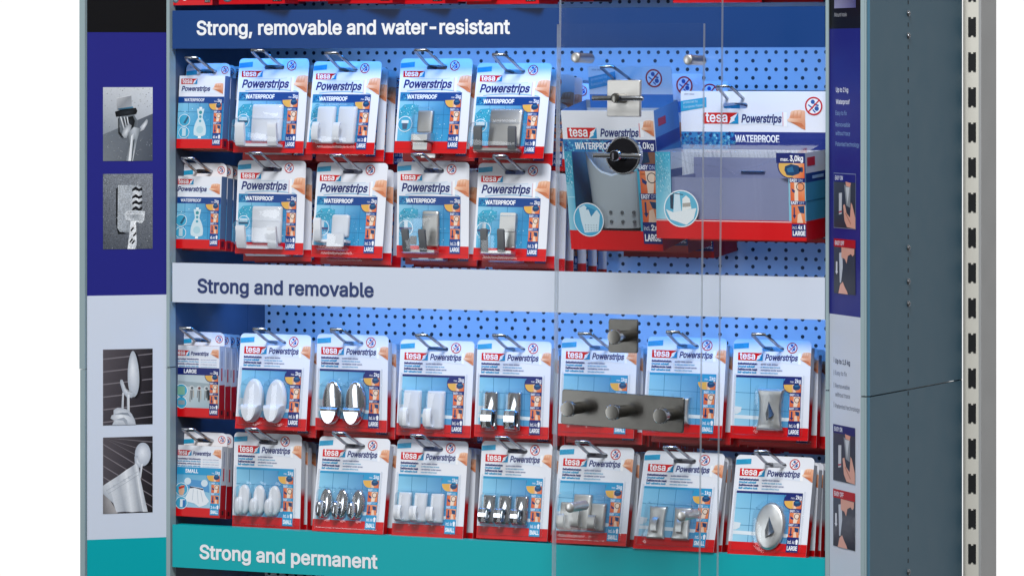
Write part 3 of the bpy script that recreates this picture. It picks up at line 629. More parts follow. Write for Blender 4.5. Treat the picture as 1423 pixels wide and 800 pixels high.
# ------------------------------------------------------------------ strip boxes (first column)
def strip_box(kind, bw=68.0, bh=101.0, depth=15.0):
    root = empty('strip_pack', (0, 0, 0)); S = .001
    a = Art(-bw / 2 * S, bh * S, -depth * S)
    hw = bw / 2 * S; d = depth * S; h = bh * S
    water = kind == 'strip_waterproof'
    side = '#5a76a2' if water else '#c8ccd6'
    v = [(-hw, -d, 0), (hw, -d, 0), (hw, 0, 0), (-hw, 0, 0), (-hw, -d, h), (hw, -d, h), (hw, 0, h), (-hw, 0, h)]
    a.raw(v, [[0, 1, 5, 4]], WHT); a.raw(v, [[0, 3, 2, 1], [4, 5, 6, 7], [2, 3, 7, 6], [3, 0, 4, 7]], '#b98b68' if water else '#b08a6a')
    # right flank: own print
    def flank(z0, z1, c, y0=-d, y1=0.0, x=0.0):
        a.raw([(hw + x, y0, z0), (hw + x, y1, z0), (hw + x, y1, z1), (hw + x, y0, z1)], [[0, 1, 2, 3]], c)
    if water:
        flank(.014, h, side); flank(0, .014, '#c01020'); flank(.003, .011, '#5a1830', -d + .004, -.004, .0002)
    else:
        flank(.046, h, side); flank(0, .046, '#b00f1a'); flank(.004, .010, '#3a0a12', -d + .005, -.005, .0002); flank(.052, .070, '#c2102a', -d + .005, -.007, .0002); flank(.072, .094, '#2b3d86', -d + .006, -.008, .0002)
    a.rect(0, bh - 13, bw, bh, RED, 1)
    if water:
        logo(a, 3, 4, 27, 11.5); a.poly([(3, 13), (30, 14.5), (54, 13), (54, 25), (30, 23), (3, 24)], '#dfe8f3', 1.2); brand(a, 4, 21, 47, 6.2); hand(a, 50, 10, 66, 25)
        tiles(a, 0, 31, bw, bh - 13, 1.2); a.rect(0, 29, bw, 38, MBL, 2); a.text('WATERPROOF', 9, 35.6, 4, '#eef2fa', 3, width=30, bold=.02)
        rn = random.Random(5)
        for i in range(60): a.circ(1 + rn.random() * 46, 40 + rn.random() * 46, .3 + .45 * rn.random(), rn.choice(('#cfe9f2', '#2a86b2', '#8ccade')), 1.9, 6)
        cu = 34; strip = []
        for i in range(25):
            t = i / 24; w_ = 4.2 + 1.2 * math.cos(t * 9) * (1 - t) + 6.2 * max(0, (t - .35) / .65) ** .6 * math.sqrt(max(0.0, 1 - ((t - .72) / .34) ** 2 if t > .72 else 1))
            strip.append((t, max(1.6, w_ if t < .97 else 4)))
        pts = [(cu - w_, 46 + t * 38) for t, w_ in strip] + [(cu + w_, 46 + t * 38) for t, w_ in strip[::-1]]
        a.poly(pts, '#c9dde5', 2.6); a.rect(cu - 2, 43.5, cu + 2, 46.4, '#e9f1f4', 2.5); a.rect(cu - 2.2, 83.5, cu + 2.2, 87, '#eef4f6', 2.5)
        for v_, r_, c in ((51, 2.4, '#2c8f9a'), (57, 1.9, '#3f98b0'), (63, 1.8, '#4a9fb8'), (75, 5.2, '#a9cfdb')): a.circ(cu, v_, r_, c, 3)
        badge(a, 10.5, 62, 8.5); a.poly([(9, 66), (15, 56), (17, 58), (12, 67)], '#2c5d78', 5.5); badge(a, 10.5, 79, 8); a.rect(8, 73, 13.5, 84, '#b8d2dd', 5.5)
        column(a, 53.5, 65.5, 30, 96.5, '2kg', '6x', 'LARGE', MBL)
    else:
        big = kind == 'strip_large'; bar = DBL if big else '#2496c8'
        logo(a, 2, 7, 23, 14.5); a.poly([(24, 7), (58, 6), (58, 16), (24, 15)], '#e3e9f4', 1.2); brand(a, 25, 13.6, 52, 5.2); hand(a, 54, 4.5, 67, 17)
        for k, (t1, t2, c) in enumerate(LANG2):
            y = 20 + k * 3.4; a.text(t1, 2, y, 1.9, c, 2, width=35, bold=.03, res=1); a.text('· ' + t2, 39, y, 1.4, '#5a6f9c' if c == DBL else '#5fb0d2', 2, width=25, res=1)
        a.rect(0, 33, bw, bh - 13, ['#a9bcc6', '#c3cfd5', '#8fa9b5', '#b9c8cf'] if big else ['#4f9fc8', '#6fb2d3', '#a8cde0', '#8abfd9'], 1.2)
        a.rect(0, 31, bw, 41.5, bar, 2); a.text('LARGE' if big else 'SMALL', 15, 38.8, 5, '#f0f3fa', 3, width=19, bold=.025)
        if big:
            a.poly([(4, 50), (54, 53), (54, 60), (4, 57)], '#9aa9b0', 2)
            for u in (27, 38, 49):
                a.circ(u, 60, 3.6, '#c9cdd0', 2.5); a.circ(u + .6, 60, 2, '#7a3f3a' if u == 38 else '#5d666c', 3)
                for q in range(3): a.poly([(u - 2.5 + 2.2 * q, 63), (u - .6 + 2.2 * q, 63), (u - 1.6 + 2.6 * q, 80 - 3 * ((q + u) % 3)), (u - 3.2 + 2.6 * q, 79 - 3 * ((q + u) % 3))], ('#8c8f90', '#5a5f62', '#b5b2aa')[q], 2.4 + .3 * q)
            a.poly([(50, 62), (54, 62), (55, 76), (51, 77)], '#23282c', 3.4)
            badge(a, 11.5, 64, 9.5); a.poly([(6, 58), (17, 58), (17, 70), (6, 70)], '#7fb39a', 5.5); badge(a, 12, 81, 8.5); a.rect(7, 78, 17, 84, '#8a9aa2', 5.5)
        else:
            a.poly([(14, 48), (50, 50), (52, 66), (16, 60)], '#4e93c8', 2); a.circ(19, 51, 5, '#cfe0ea', 2.5); a.circ(44, 53, 5, '#cfe0ea', 2.5)
            a.poly([(24, 58), (42, 60), (46, 70), (52, 78), (48, 83), (38, 87), (30, 82), (20, 80), (16, 76)], '#e3e8ee', 3)
            a.poly([(22, 58), (43, 61), (42, 63), (30, 60), (23, 61)], '#1d2a44', 3.3)
            for q in ((28, 62, 27, 78), (34, 63, 36, 82), (39, 64, 43, 80)): a.line(*q, .8, '#b9c6d2', 3.4)
            badge(a, 10.5, 63, 9.5); a.poly([(6, 66), (9, 57), (14, 57), (15, 66), (13, 71), (8, 71)], '#d9a98c', 5.5); a.poly([(6, 60), (15, 57), (15, 60), (7, 63)], '#c0392b', 6); badge(a, 11, 82, 9); a.rect(9, 77, 16, 88, '#dfe8ee', 5.5); a.rect(13, 78, 17, 88, '#2a6fb0', 6)
        column(a, 54, 67, 33, 97.5, '2kg' if big else '1kg', '10x' if big else '14x', 'LARGE' if big else 'SMALL', bar)
    a.build('carton', M['card'], root)
    b = Art(-bw / 2 * S, (bh + 19) * S, 0.0); v, f = board(bw * .97, bh + 19, 8, (bw / 2 - 1.5, 11.5, 25, 6))
    b.raw(v, f, WHT); cyan_tag(b, 1.5, 9.5, 16, 8); nosign(b, bw - 9, 9.5, 5.4); b.text('58000-00', 6, 6.5, 1.4, '#4a5a8c', 2, width=9, res=1)
    b.build('hang_tab', M['card'], root)
    return root
# ------------------------------------------------------------------ the cabinet
Zl = lambda y, Y=0.0: at(238.5, y, Y).z
Z_TOP, Z_BOT = Zl(-25), Zl(850)
cab = tag(empty('display_cabinet', (W / 2, .1, Z_BOT)), 'slate grey steel display cabinet with perforated back wall and angled wings', 'display cabinet')
def rel(mb):                                             # cabinet parts are modelled in world space, then hung under its empty
    o = cab.location; mb.v = [p - o for p in mb.v]; return mb
seamz = at(1100, 127.3, BACK).z
mb = MB(); mb.box(-.004, W + .004, BACK, BACK + .003, Z_BOT, seamz - .0012).box(-.004, W + .004, BACK, BACK + .003, seamz + .0012, Z_TOP).box(-.004, W + .004, BACK + .0035, BACK + .005, Z_BOT, Z_TOP, 1)
rel(mb).build('back_panel', [M['peg'], M['dark']], cab)
px_l = at(347, 300, BACK).x
mb = MB(); mb.box(-.006, -.0025, .0, BACK, Z_BOT, Z_TOP).box(-.002, px_l - .014, BACK - .05, BACK - .047, Z_BOT, Z_TOP).box(px_l - .014, px_l - .002, BACK - .058, BACK - .001, Z_BOT, Z_TOP)
rel(mb).build('inner_wall', M['wall'], cab)
mb = MB(); mb.box(W + .0025, W + .006, 0, BACK, Z_BOT, Z_TOP); rel(mb).build('inner_wall', M['wall'], cab)
mb = MB(); mb.box(-.004, W + .004, .0, BACK + .004, Z_TOP + .0005, Z_TOP + .004); rel(mb).build('added_light_shield', M['wall'], cab)  # unseen top, added to keep light from falling into the bay
# wings at 45 degrees
c45 = math.sqrt(.5); WL = .120
LP = Vector((-.0055, -.001, 0)); LN = Vector((c45, -c45, 0)); LU = Vector((c45, c45, 0))       # left wing: point on its sheet, facing, direction left to right
RP = Vector((W + .0055, -.001, 0)); RN = Vector((-c45, -c45, 0)); RU = Vector((c45, -c45, 0))
lx = on_plane(120.5, 400, LP, LN); rx = on_plane(1197, 400, RP, RN)
print('left wing', (lx - LP).length, 'right wing', (rx - RP).length, 'D0', D0, 'peg left', px_l)
def quad_prism(p, z0, z1, m=0):
    mb = MB(); mb.add([(x, y, z0) for x, y in p] + [(x, y, z1) for x, y in p], [[3, 2, 1, 0], [4, 5, 6, 7], [0, 1, 5, 4], [1, 2, 6, 5], [2, 3, 7, 6], [3, 0, 4, 7]], m); return mb
# steel wings behind the posters
t = .004
def wing(P, Eo, N):
    a, b = Vector((P.x, P.y)) - Vector((N.x, N.y)) * .0015, Vector((Eo.x, Eo.y)) - Vector((N.x, N.y)) * .0015; n = Vector((N.x, N.y)) * t
    return [tuple(a), tuple(a - n), tuple(b - n), tuple(b)]
lw = wing(LP, lx, LN); rw = wing(RP, rx, RN)
rel(quad_prism(lw[::-1], Z_BOT, Z_TOP)).build('side_wing', M['steel_dark'], cab)
rel(quad_prism(rw, Z_BOT, Z_TOP)).build('side_wing', M['steel_dark'], cab)
# slim front trims where wings meet the bay
seam_l = Zl(510)
for (x0, x1) in ((-.0065, -.0005), (W + .0005, W + .0060)):
    mb = MB(); mb.box(x0, x1, -.003, .012, Z_BOT, seam_l - .001).box(x0 + .0008, x1 - .0004, -.004, .012, seam_l + .0005, Z_TOP); rel(mb).build('front_trim', M['steel_light'], cab)
# outer casing: left edge
xl = at(112.5, 300, lx.y).x; zs = at(117, 513, lx.y).z
mb = MB(); mb.box(xl, lx.x - .0005, lx.y - .004, BACK * .6, zs + .0006, Z_TOP).box(xl + .0012, lx.x - .0005, lx.y - .004, BACK * .6, Z_BOT, zs); rel(mb).build('outer_casing', M['steel_light'], cab)
# outer casing: right, an edge strip and the long flank with its seam
xr0 = rx.x + .0005; xr1 = at(1208, 300, rx.y - .004).x
def flank_pt(px, py): d = ray(px, py); return CAM + d * ((xr1 - CAM.x) / d.x)
yb = flank_pt(1337, 300).y; zs2 = flank_pt(1262, 541).z
print('flank back y', yb, 'depth', yb - rx.y)
for z0, z1, nm in ((Z_BOT, zs2 - .0008, 0), (zs2 + .0008, Z_TOP, 1)):
    mb = MB(); mb.box(xr0, xr1 - .006, rx.y - .004, yb - .03, z0, z1).box(xr1 - .0055, xr1 - .0035, rx.y - .0045, yb - .02, z0, z1, 1).box(xr1 - .0035, xr1, rx.y - .002, yb, z0, z1, 2)
    rel(mb).build('outer_casing', [M['steel_light'], M['steel_light'], M['steel']], cab)
mb = MB(); mb.box(xr1 - .012, xr1 - .004, yb + .0005, yb + .010, Z_BOT, Z_TOP); rel(mb).build('rear_flange', M['steel_dark'], cab)
# row of slots and screws along the flank
mb = MB(); z = flank_pt(1262, 19).z; step = (flank_pt(1262, 50).z - z) / 2.0; yl = flank_pt(1262, 300).y
screws = {0, 2}; k0 = [round((flank_pt(1262, y).z - z) / step) for y in (338, 398, 428, 795)]; screws |= set(k0)
for i in range(-3, 58):
    if i in screws: continue
    zz = z + step * i; rel(MB().box(xr1 - .0005, xr1 + .0002, yl - .0013, yl + .0013, zz - .0026, zz + .0026)).build('slot', M['hole'], cab)
for i in screws:
    mb = MB(); zz = z + step * i; mb.cyl((xr1, yl, zz), (xr1 + .0022, yl, zz), .0042, .0034, 14, 0, .0008).box(xr1 + .0018, xr1 + .0026, yl - .0004, yl + .0004, zz - .0026, zz + .0026, 1).box(xr1 + .0018, xr1 + .0026, yl - .0026, yl + .0026, zz - .0004, zz + .0004, 1)
    rel(mb).build('screw', [M['wire'], M['hole']], cab)
# slotted upright behind the cabinet
yp = yb + .016; pc = at(1363.5, 300, yp); wp = pc.x - at(1338, 300, yp).x
def side_pt(px, py): d = ray(px, py); return CAM + d * ((pc.x - CAM.x) / d.x)
yp2 = side_pt(1384.5, 300).y
post = tag(empty('shelf_upright', (pc.x, yp, Z_BOT)), 'cream slotted steel shelf upright standing behind the grey cabinet flank', 'shelf post')
mb = MB(); mb.box(-wp, -.001, .001, .003, 0, Z_TOP - Z_BOT).box(-.0035, 0, .0, yp2 - yp, 0, Z_TOP - Z_BOT, 1)
mb.build('upright_body', [M['cream'], M['post_side']], post)
mb = MB(); zf = at(1352, 94 / 4 + 0, yp); zc = at(1352, 37.5, yp).z; st = zc - at(1352, 37.5 + 48.75, yp).z; xs0, xs1 = at(1345.5, 300, yp).x - pc.x, at(1356, 300, yp).x - pc.x
for i in range(-1, 17):
    zz = zc - st * i - Z_BOT; mb = MB(); mb.box(xs0, xs1, -.0004, .0009, zz - .0105, zz + .0105); mb.box(xs0 - .000, xs0 + .0035, -.0004, .0009, zz - .0125, zz - .0106); mb.box(xs1 - .0035, xs1, -.0004, .0009, zz - .0125, zz - .0106); mb.box(xs0, xs0 + .0035, -.0004, .0009, zz + .0106, zz + .0125); mb.box(xs1 - .0035, xs1, -.0004, .0009, zz + .0106, zz + .0125)
    mb.build('slot', M['hole'], post)

# ------------------------------------------------------------------ header signs
HD = [(15.0, 68.0, 'navy', 'white_ink', 'Strong, removable and water-resistant', 273.5, 709, 48.5, 'dark blue header board reading Strong, removable and water-resistant in white letters'),
      (365.0, 419.5, 'pale', 'blue_ink', 'Strong and removable', 274.5, 519.5, 406.0, 'pale grey header board reading Strong and removable in dark blue letters'),
      (728.0, 787.0, 'teal', 'white_ink', 'Strong and permanent', 277.5, 525, 775.0, 'teal header board reading Strong and permanent in white letters')]
BARS = []
for (y0, y1, m, ink, txt, x0, x1, yb_, lab) in HD:
    z1, z0 = Zl(y0), Zl(y1); root = tag(empty('header_sign', (W / 2, 0, z0)), lab, 'sign', 'header boards across the display bay'); BARS.append((z0, z1))
    h = z1 - z0; w2 = W / 2 - .0012
    mb = MB(); mb.box(-w2, w2, 0, .003, 0, h).box(-w2, w2, .0032, .024, h - .0035, h - .0008).box(-w2, w2, .0032, .024, .0008, .0035); mb.build('sign_board', M[m], root)
    a0, a1 = at(x0, yb_, 0), at(x1, yb_ + (x1 - x0) * (yb_ - HY) * .0000837, 0); cap = (at(x0, yb_ - 18.5, 0).z - a0.z) * 1000
    a = Art(a0.x - W / 2, a0.z - z0, -.0004); a.text(txt, 0, 0, cap, (1, 1, 1, 1), 1, width=(a1.x - a0.x) * 1000, bold=.022, res=5)
    mesh_obj('lettering', a.v, a.f, M[ink], root)
# blue lamps tucked behind the two upper boards, above each bay
for (z0, z1), lx_, lw_, lp_ in zip(BARS[:2], (W * .57, W / 2), (.76, .90), (.88, 1.0)):
    area('blue_bay_lamp', (lx_, .150, z0 + .004), (lx_, .262, z0 - .18), lw_, .03, lp_, BLUE); area('blue_bay_lamp', (W / 2, .014, z0 - .003), (W / 2, .08, z0 - .25), .90, .012, .40, (.04, .34, 1.0))

# ------------------------------------------------------------------ peg hooks and packs
SLOPE = .10
def peg_hook(slot, Yf, tipdy=.050, tipdz=.020, hw=.0095):
    """Double-wire hook from the perforated back to an upturned closed tip. slot: point where the wires pass the front card."""
    o = empty('peg_hook', (slot.x, BACK - .004, slot.z - (BACK - Yf) * SLOPE))
    b = o.location; pts = []
    L = lambda x, y, z: Vector((x, y - b.y, z - b.z))
    yb_, zb_ = BACK - .003, slot.z - (BACK - Yf) * SLOPE
    half = [L(hw * 1.25, yb_, zb_), L(hw * 1.25, Yf + .02, slot.z - .02 * SLOPE), L(hw * 1.22, Yf - .002, slot.z + .0008), L(hw * 1.15, Yf - .012, slot.z + .0045), L(hw, Yf - tipdy + .004, slot.z + tipdz - .0015), L(hw * .86, Yf - tipdy, slot.z + tipdz)]
    pts = half + [Vector((-p.x, p.y, p.z)) for p in half[::-1]]
    MB().tube(pts, .0021, 8).build('wire_loop', M['wire'], o, R(60))
    MB().box(-.017, .017, yb_ - b.y, yb_ - b.y + .002, -.010, .010).build('mounting_plate', M['wire'], o)
    return o
def fit(tl, tr, bl, br, Yt):
    tm = ((tl[0] + tr[0]) / 2, (tl[1] + tr[1]) / 2); bm = ((bl[0] + br[0]) / 2, (bl[1] + br[1]) / 2)
    T = at(*tm, Yt); d = ray(*bm); B = CAM + d * ((T.x - CAM.x) / d.x)
    w = .5 * ((at(*tr, Yt) - at(*tl, Yt)).xy.length + (at(*br, B.y) - at(*bl, B.y)).xy.length)
    return B, T, w, (T - B).length
YF = .036
ABOVE = ('under the blue header', 'above the pale header', 'under the pale header', 'above the teal header')
# row, kind, description, corners of the front pack, offsets of the packs behind it (m)
PK = [
 (0, 'twin_arm_white', 'a broad white two-armed holder', (332.5, 82), (430, 81), (324, 211), (420.5, 214), (.022, .05)),
 (0, 'two_white_plates', 'two white plate hooks', (435.5, 86), (532, 85), (425.5, 213), (518, 215.5), (.021, .043)),
 (0, 'cup_steel', 'one steel clip holder', (557, 82), (657.5, 81), (547.5, 212), (647, 214.5), (.02, .06)),
 (0, 'twin_arm_steel', 'a broad steel two-armed holder', (664, 88), (767, 87.5), (651, 218), (754.5, 222), (.02, .068, .094, .152, .176)),
 (1, 'twin_arm_white', 'a broad white two-armed holder', (331, 222.5), (425, 224), (326, 351), (421, 355.5), (.022, .05)),
 (1, 'single_white', 'one white holder with a single arm', (441, 226), (539.5, 226.5), (432.5, 357.5), (530.5, 358.5), (.022, .046)),
 (1, 'rail_steel', 'a brushed steel holder with slanted dark arms', (552, 224.5), (652, 225.5), (551, 357.5), (651, 359.5), (.022, .05)),
 (1, 'rail_bright', 'a bright steel holder with upright dark arms', (665, 226.5), (766, 227.5), (657, 361), (758, 363.5), (.022, .05, .075, .11, .14, .17)),
 (2, 'two_white_ovals', 'two white oval hooks', (335, 462), (432.5, 466), (326, 594), (425, 599.5), (.022, .045)),
 (2, 'two_chrome_ovals', 'two mirror-bright oval hooks', (441, 464), (539.5, 465.5), (437.5, 597), (537.5, 600.5), (.02, .05)),
 (2, 'two_white_rects', 'two white rectangular hooks', (557, 471), (659, 474), (550, 603), (653.5, 609), (-.0001,)),
 (2, 'two_chrome_rects', 'two mirror-bright rectangular hooks', (664, 471.5), (766, 474.5), (658, 605), (762, 611.5), (.022, .044)),
 (2, 'hidden_plates', 'hooks hidden by the three-peg rail', (781.6, 470), (885, 471.5), (774, 603), (881, 611), (.022, .044)),
 (2, 'two_small_steel', 'two small steel hooks partly behind the rail', (901, 467.8), (1009.6, 469), (892, 604), (1003, 609), (.022, .05)),
 (2, 'waisted_steel', 'one waisted steel hook plate', (1020, 470.5), (1127.5, 473.5), (1014, 607), (1122.6, 613.5), (.024, .05, .085)),
 (3, 'three_white_ovals', 'three small white oval hooks', (326, 599), (419, 604.5), (322, 731), (417, 737.5), (.018, .04)),
 (3, 'three_chrome_ovals', 'three small mirror-bright oval hooks', (445, 605), (542, 610), (432.5, 736), (532.5, 742.5), (.02, .045)),
 (3, 'three_white_rects', 'three small white rectangular hooks', (552.5, 609), (651, 613), (544, 742), (642.5, 749), (.022, .044)),
 (3, 'three_chrome_rects', 'three small mirror-bright rectangular hooks', (672, 611), (766, 616.5), (659.5, 746), (762, 752.5), (.022, .044)),
 (3, 'three_steel_plates', 'three brushed steel plate hooks', (778, 617.5), (882, 622), (766, 752), (869, 759.5), (.018, .036)),
 (3, 'two_waisted_steel', 'two waisted steel hooks', (896, 625), (1008, 630), (879.5, 760), (990.5, 768), (.016, .032)),
 (3, 'large_oval_steel', 'one large oval steel hook plate', (1024, 632), (1131.6, 634.5), (1010, 768.5), (1120, 774), (.018, .034, .052)),
]
ORD = ('second', 'third', 'fourth', 'fifth', 'sixth', 'seventh', 'eighth')
protos = {}
for (row, kind, desc, tl, tr, bl, br, behind) in PK:
    B, T, w, h = fit(tl, tr, bl, br, YF)
    if kind not in protos: protos[kind] = pack(kind); first = True
    else: first = False
    p = protos[kind]; sx_, sz_ = w / (CW * .001), h / (CH * .001)
    lean = -math.atan2(T.y - B.y, T.z - B.z); rot = (lean, 0, 0); sc = (sx_, 1, sz_)
    if first: o = p; o.location = B; o.rotation_euler = rot; o.scale = sc
    else: o = copy_tree(p, B, rot, sc)
    tag(o, f'front blister pack with {desc}, {ABOVE[row]}', 'hook pack', 'front packs on the pegs')
    rn = random.Random(int(B.x * 1e4) + row)
    if behind[0] < 0: behind = ()
    behind = tuple(behind) + tuple(d for d in ((.095, .135), (), (.075, .105, .14, .18), (.075, .11))[row] if d > (max(behind) if behind else 0) + .02)
    for i, dy in enumerate(behind):
        if dy < 0: continue
        Bp = Vector((B.x + rn.uniform(-.0012, .0012), B.y + (T.y - B.y) * min(1, .3 + .2 * i) + dy, B.z - .0070 - dy * .155)); ln = lean * max(0, .6 - .2 * i)
        c = copy_tree(p, Bp, (ln, rn.uniform(-.012, .012), 0), sc)
        tag(c, f'{ORD[i]} pack back behind {desc}, {ABOVE[row]}', 'hook pack', 'packs queued behind the front packs')
    slot = T + (B - T) * (10.4 / CH) + Vector(((52.5 - CW / 2) * .001 * sx_, 0, 0))
    k = peg_hook(slot, slot.y, .048, .021 if row < 2 else .020)
    tag(k, f'wire peg hook carrying {desc}, {ABOVE[row]}', 'peg hook', 'wire peg hooks')
SB = [(0, 'strip_waterproof', (249.5, 106.5), (313, 107.5), (245, 206.5), (308, 209), (.017, .034)),
      (1, 'strip_waterproof', (244, 245), (308, 247), (240.5, 344), (305, 349), (.017, .034)),
      (2, 'strip_large', (242.5, 479.5), (305, 481.5), (241, 578.5), (304, 580.5), (.0165, .033, .05)),
      (3, 'strip_small', (245, 618.5), (309, 621.5), (241.5, 717), (304.5, 720.5), (.0165,))]
for (row, kind, tl, tr, bl, br, behind) in SB:
    B, T, w, h = fit(tl, tr, bl, br, YF - .014); B = B + Vector((0, .015, 0)); T = T + Vector((0, .015, 0))
    first = kind not in protos
    if first: protos[kind] = strip_box(kind)
    p = protos[kind]; lean = -math.atan2(T.y - B.y, T.z - B.z); sc = (w / .068, 1, h / .101)
    if first: o = p; o.location = B; o.rotation_euler = (lean, 0, 0); o.scale = sc
    else: o = copy_tree(p, B, (lean, 0, 0), sc)
    what = {'strip_waterproof': 'slim waterproof strip carton showing a keyhole-shaped strip', 'strip_large': 'slim strip carton marked LARGE showing hanging keys', 'strip_small': 'slim strip carton marked SMALL showing a white cloth'}[kind]
    tag(o, f'front {what}, {ABOVE[row]}', 'strip carton', 'front strip cartons in the first column')
    for i, dy in enumerate(behind):
        c = copy_tree(p, Vector((B.x, B.y + dy, B.z - .001 - dy * SLOPE)), (lean * .9, 0, 0), sc)
        tag(c, f'{ORD[i]} carton back in the first column stack {ABOVE[row]}', 'strip carton', 'strip cartons queued behind')
    slot = T + (T - B) * (7.0 / 101); slot.y = T.y
    k = peg_hook(slot, slot.y, .046, .019); tag(k, f'shiny wire peg hook carrying the strip cartons, {ABOVE[row]}', 'peg hook', 'wire peg hooks')

# ------------------------------------------------------------------ the two boxed bathroom baskets
def box_carton(kind):
    S = .001
    root = empty('basket_box', (0, 0, 0))
    if kind == 'tall':
        w, h, d = 134.0, 180.0, 78.0; a = Art(-w / 2 * S, h * S, -d * S); hw, hh, dd = w / 2 * S, h * S, d * S
        # carton shell: header, left strip, right column, red foot as sheets with thickness
        def slab(u0, v0, u1, v1, c):
            x0, x1, z0, z1 = (u0 - w / 2) * S, (u1 - w / 2) * S, (h - v1) * S, (h - v0) * S
            v = [(x0, -dd, z0), (x1, -dd, z0), (x1, -dd + .0012, z0), (x0, -dd + .0012, z0), (x0, -dd, z1), (x1, -dd, z1), (x1, -dd + .0012, z1), (x0, -dd + .0012, z1)]
            a.raw(v, [[0, 3, 2, 1], [4, 5, 6, 7], [0, 1, 5, 4], [1, 2, 6, 5], [2, 3, 7, 6], [3, 0, 4, 7]], c)
        slab(0, 0, w, 53, WHT); slab(0, 53, 11, 155, '#3a9fbd'); slab(104, 53, w, 155, '#3a9fbd'); slab(0, 155, w, h, RED)
        v = [(-hw, -dd + .0012, 0), (hw, -dd + .0012, 0), (hw, 0, 0), (-hw, 0, 0), (-hw, -dd + .0012, hh), (hw, -dd + .0012, hh), (hw, 0, hh), (-hw, 0, hh)]
        a.raw(v, [[0, 3, 2, 1]], '#b31019'); a.raw(v, [[2, 3, 7, 6]], '#8d99a4')
        for x, s_ in ((hw, 1), (-hw, -1)):
            def fl(z0, z1, c, o=0.0, y0=-dd + .0012, y1=0.0):
                q = [(x + o * s_, y0, z0), (x + o * s_, y1, z0), (x + o * s_, y1, z1), (x + o * s_, y0, z1)]; a.raw(q, [[0, 1, 2, 3] if s_ > 0 else [3, 2, 1, 0]], c)
            fl(.025, hh - .053, '#2f7fb4'); fl(hh - .053, hh - .035, '#1f3f92'); fl(hh - .035, hh, '#4d86c4'); fl(0, .025, RED)  # side colours already carry the blue shade that falls on them
            fl(hh - .022, hh - .012, '#b02a4a', .0003, -dd + .012, -dd + .036)
        logo(a, 7, 22, 50, 35.5); a.poly([(52, 22), (80, 25), (112, 20), (112, 36), (80, 33), (52, 37)], '#dfe8f3', 1); brand(a, 55, 33, 111, 9.5); a.rect(111.5, 16, 113, 34, '#d98a93', 2); a.rect(113, 14, 118, 34, '#f3f5f9', 2); hand(a, 115, 12, 133, 33)
        a.rect(0, 37, w, 53, DBL, 1)
        rn = random.Random(9)
        a.poly([(0, 37), (30, 37), (52, 39), (70, 37.5), (56, 43), (62, 48), (44, 50), (50, 53), (0, 53)], '#2378b4', 1.4)
        for i in range(90): a.circ(1 + rn.random() * 60, 38 + rn.random() * 14, .6 + 1.1 * rn.random(), rn.choice(('#79c4e0', '#1d4f9c', '#1a3a86', '#4aa6d0')), 1.8, 7)
        a.text('WATERPROOF', 17, 49.5, 8, '#f0f4fb', 3, width=58, bold=.025); a.text('3,0kg', w - 3, 48.5, 8, '#f0f4fb', 3, width=24, bold=.015, align='r')
        for i in range(70): a.line(x1 := (1 + rn.random() * 9), y1 := (55 + rn.random() * 45), x1 + .8, y1 + 2.2, .5, rn.choice(('#a6dbe8', '#1f7fa6', '#d2eef4')), 1.6)
        a.rect(0, 96, 11, 155, ['#8cc8dc', '#4ea8c8', '#5fb0cf', '#9dd0e0'], 1); a.line(0, 112, 11, 112, .6, '#c8e4ee', 1.5)
        # right column
        a.rect(106, 53, w, 68, '#7a5240', 2); a.poly([(108, 53), (122, 53), (124, 66), (112, 68), (107, 62)], '#14304f', 3); a.rect(106, 68, w, 77, DBL, 3); a.text('EASY', 107.5, 75, 5.4, '#e8edf8', 3.6, width=13, bold=.03); a.text('ON', 122, 75, 5.4, '#b9cdea', 3.6, width=8)
        a.rect(108, 77, w - 1, 106, ['#e0713c', '#e8a57a', '#e2783f', '#d8562a'], 3); a.poly([(116, 77), (130, 77), (126, 106), (118, 106)], '#ecd6c3', 3.4); a.ring(125, 86, 7, 1.2, '#3a2a35', 3.8, 16); a.poly([(110, 86), (118, 91), (116, 95), (111, 92)], '#20356f', 3.8); a.text('5sec', 109, 82, 3, '#5a2018', 3.8, width=7)
        a.rect(106, 106, w, 114, DBL, 3); a.text('EASY', 107.5, 112.6, 5.4, '#e8edf8', 3.6, width=13, bold=.03); a.text('OFF', 122, 112.6, 5.4, '#b9cdea', 3.6, width=9)
        a.rect(108, 114, w - 1, 143, ['#e0713c', '#e8a57a', '#e2783f', '#d8562a'], 3); a.poly([(119, 116), (133, 118), (132, 127), (123, 125)], '#16406e', 3.8); a.rect(112, 117, 114.4, 132, '#24356c', 3.8); a.poly([(110, 131), (117, 131), (113.2, 137)], '#24356c', 3.8); a.poly([(118, 128), (124, 126), (128, 143), (116, 143)], '#ecc9b0', 3.4)
        a.rect(107, 143, w, 171, DBL, 3); a.text('incl.', 108.5, 153.5, 5.6, '#f0f3fa', 3.6, width=9); a.text('2x', 119, 153.5, 7, '#f0f3fa', 3.6, width=9, bold=.03); a.text('LARGE', 109, 167, 8, '#f3f5fb', 3.6, width=23, bold=.035); a.rect(129.5, 147, 132, 155, '#f0f3fa', 3.6)
        a.circ(29, 141, 22, '#eef2f6', 4, 36); a.circ(29, 141, 20.8, '#4aa6cb', 4.5, 36)
        a.poly([(16, 126), (24, 122), (30, 128), (33, 136), (42, 128), (46, 134), (42, 156), (22, 158), (18, 142)], '#cfe3ec', 5); a.poly([(26, 128), (30, 128), (33, 137), (38, 132), (39, 128), (28, 124)], '#2f87b4', 5.3)
        for i in range(5):
            for j in range(3): a.circ(24 + i * 4, 148 + j * 3.2, .7, '#46738c', 5.6, 6)
        a.build('carton', M['card'], root)
        mb = MB(); lo = []                                 # basket seen through the window, its front rim scooped low
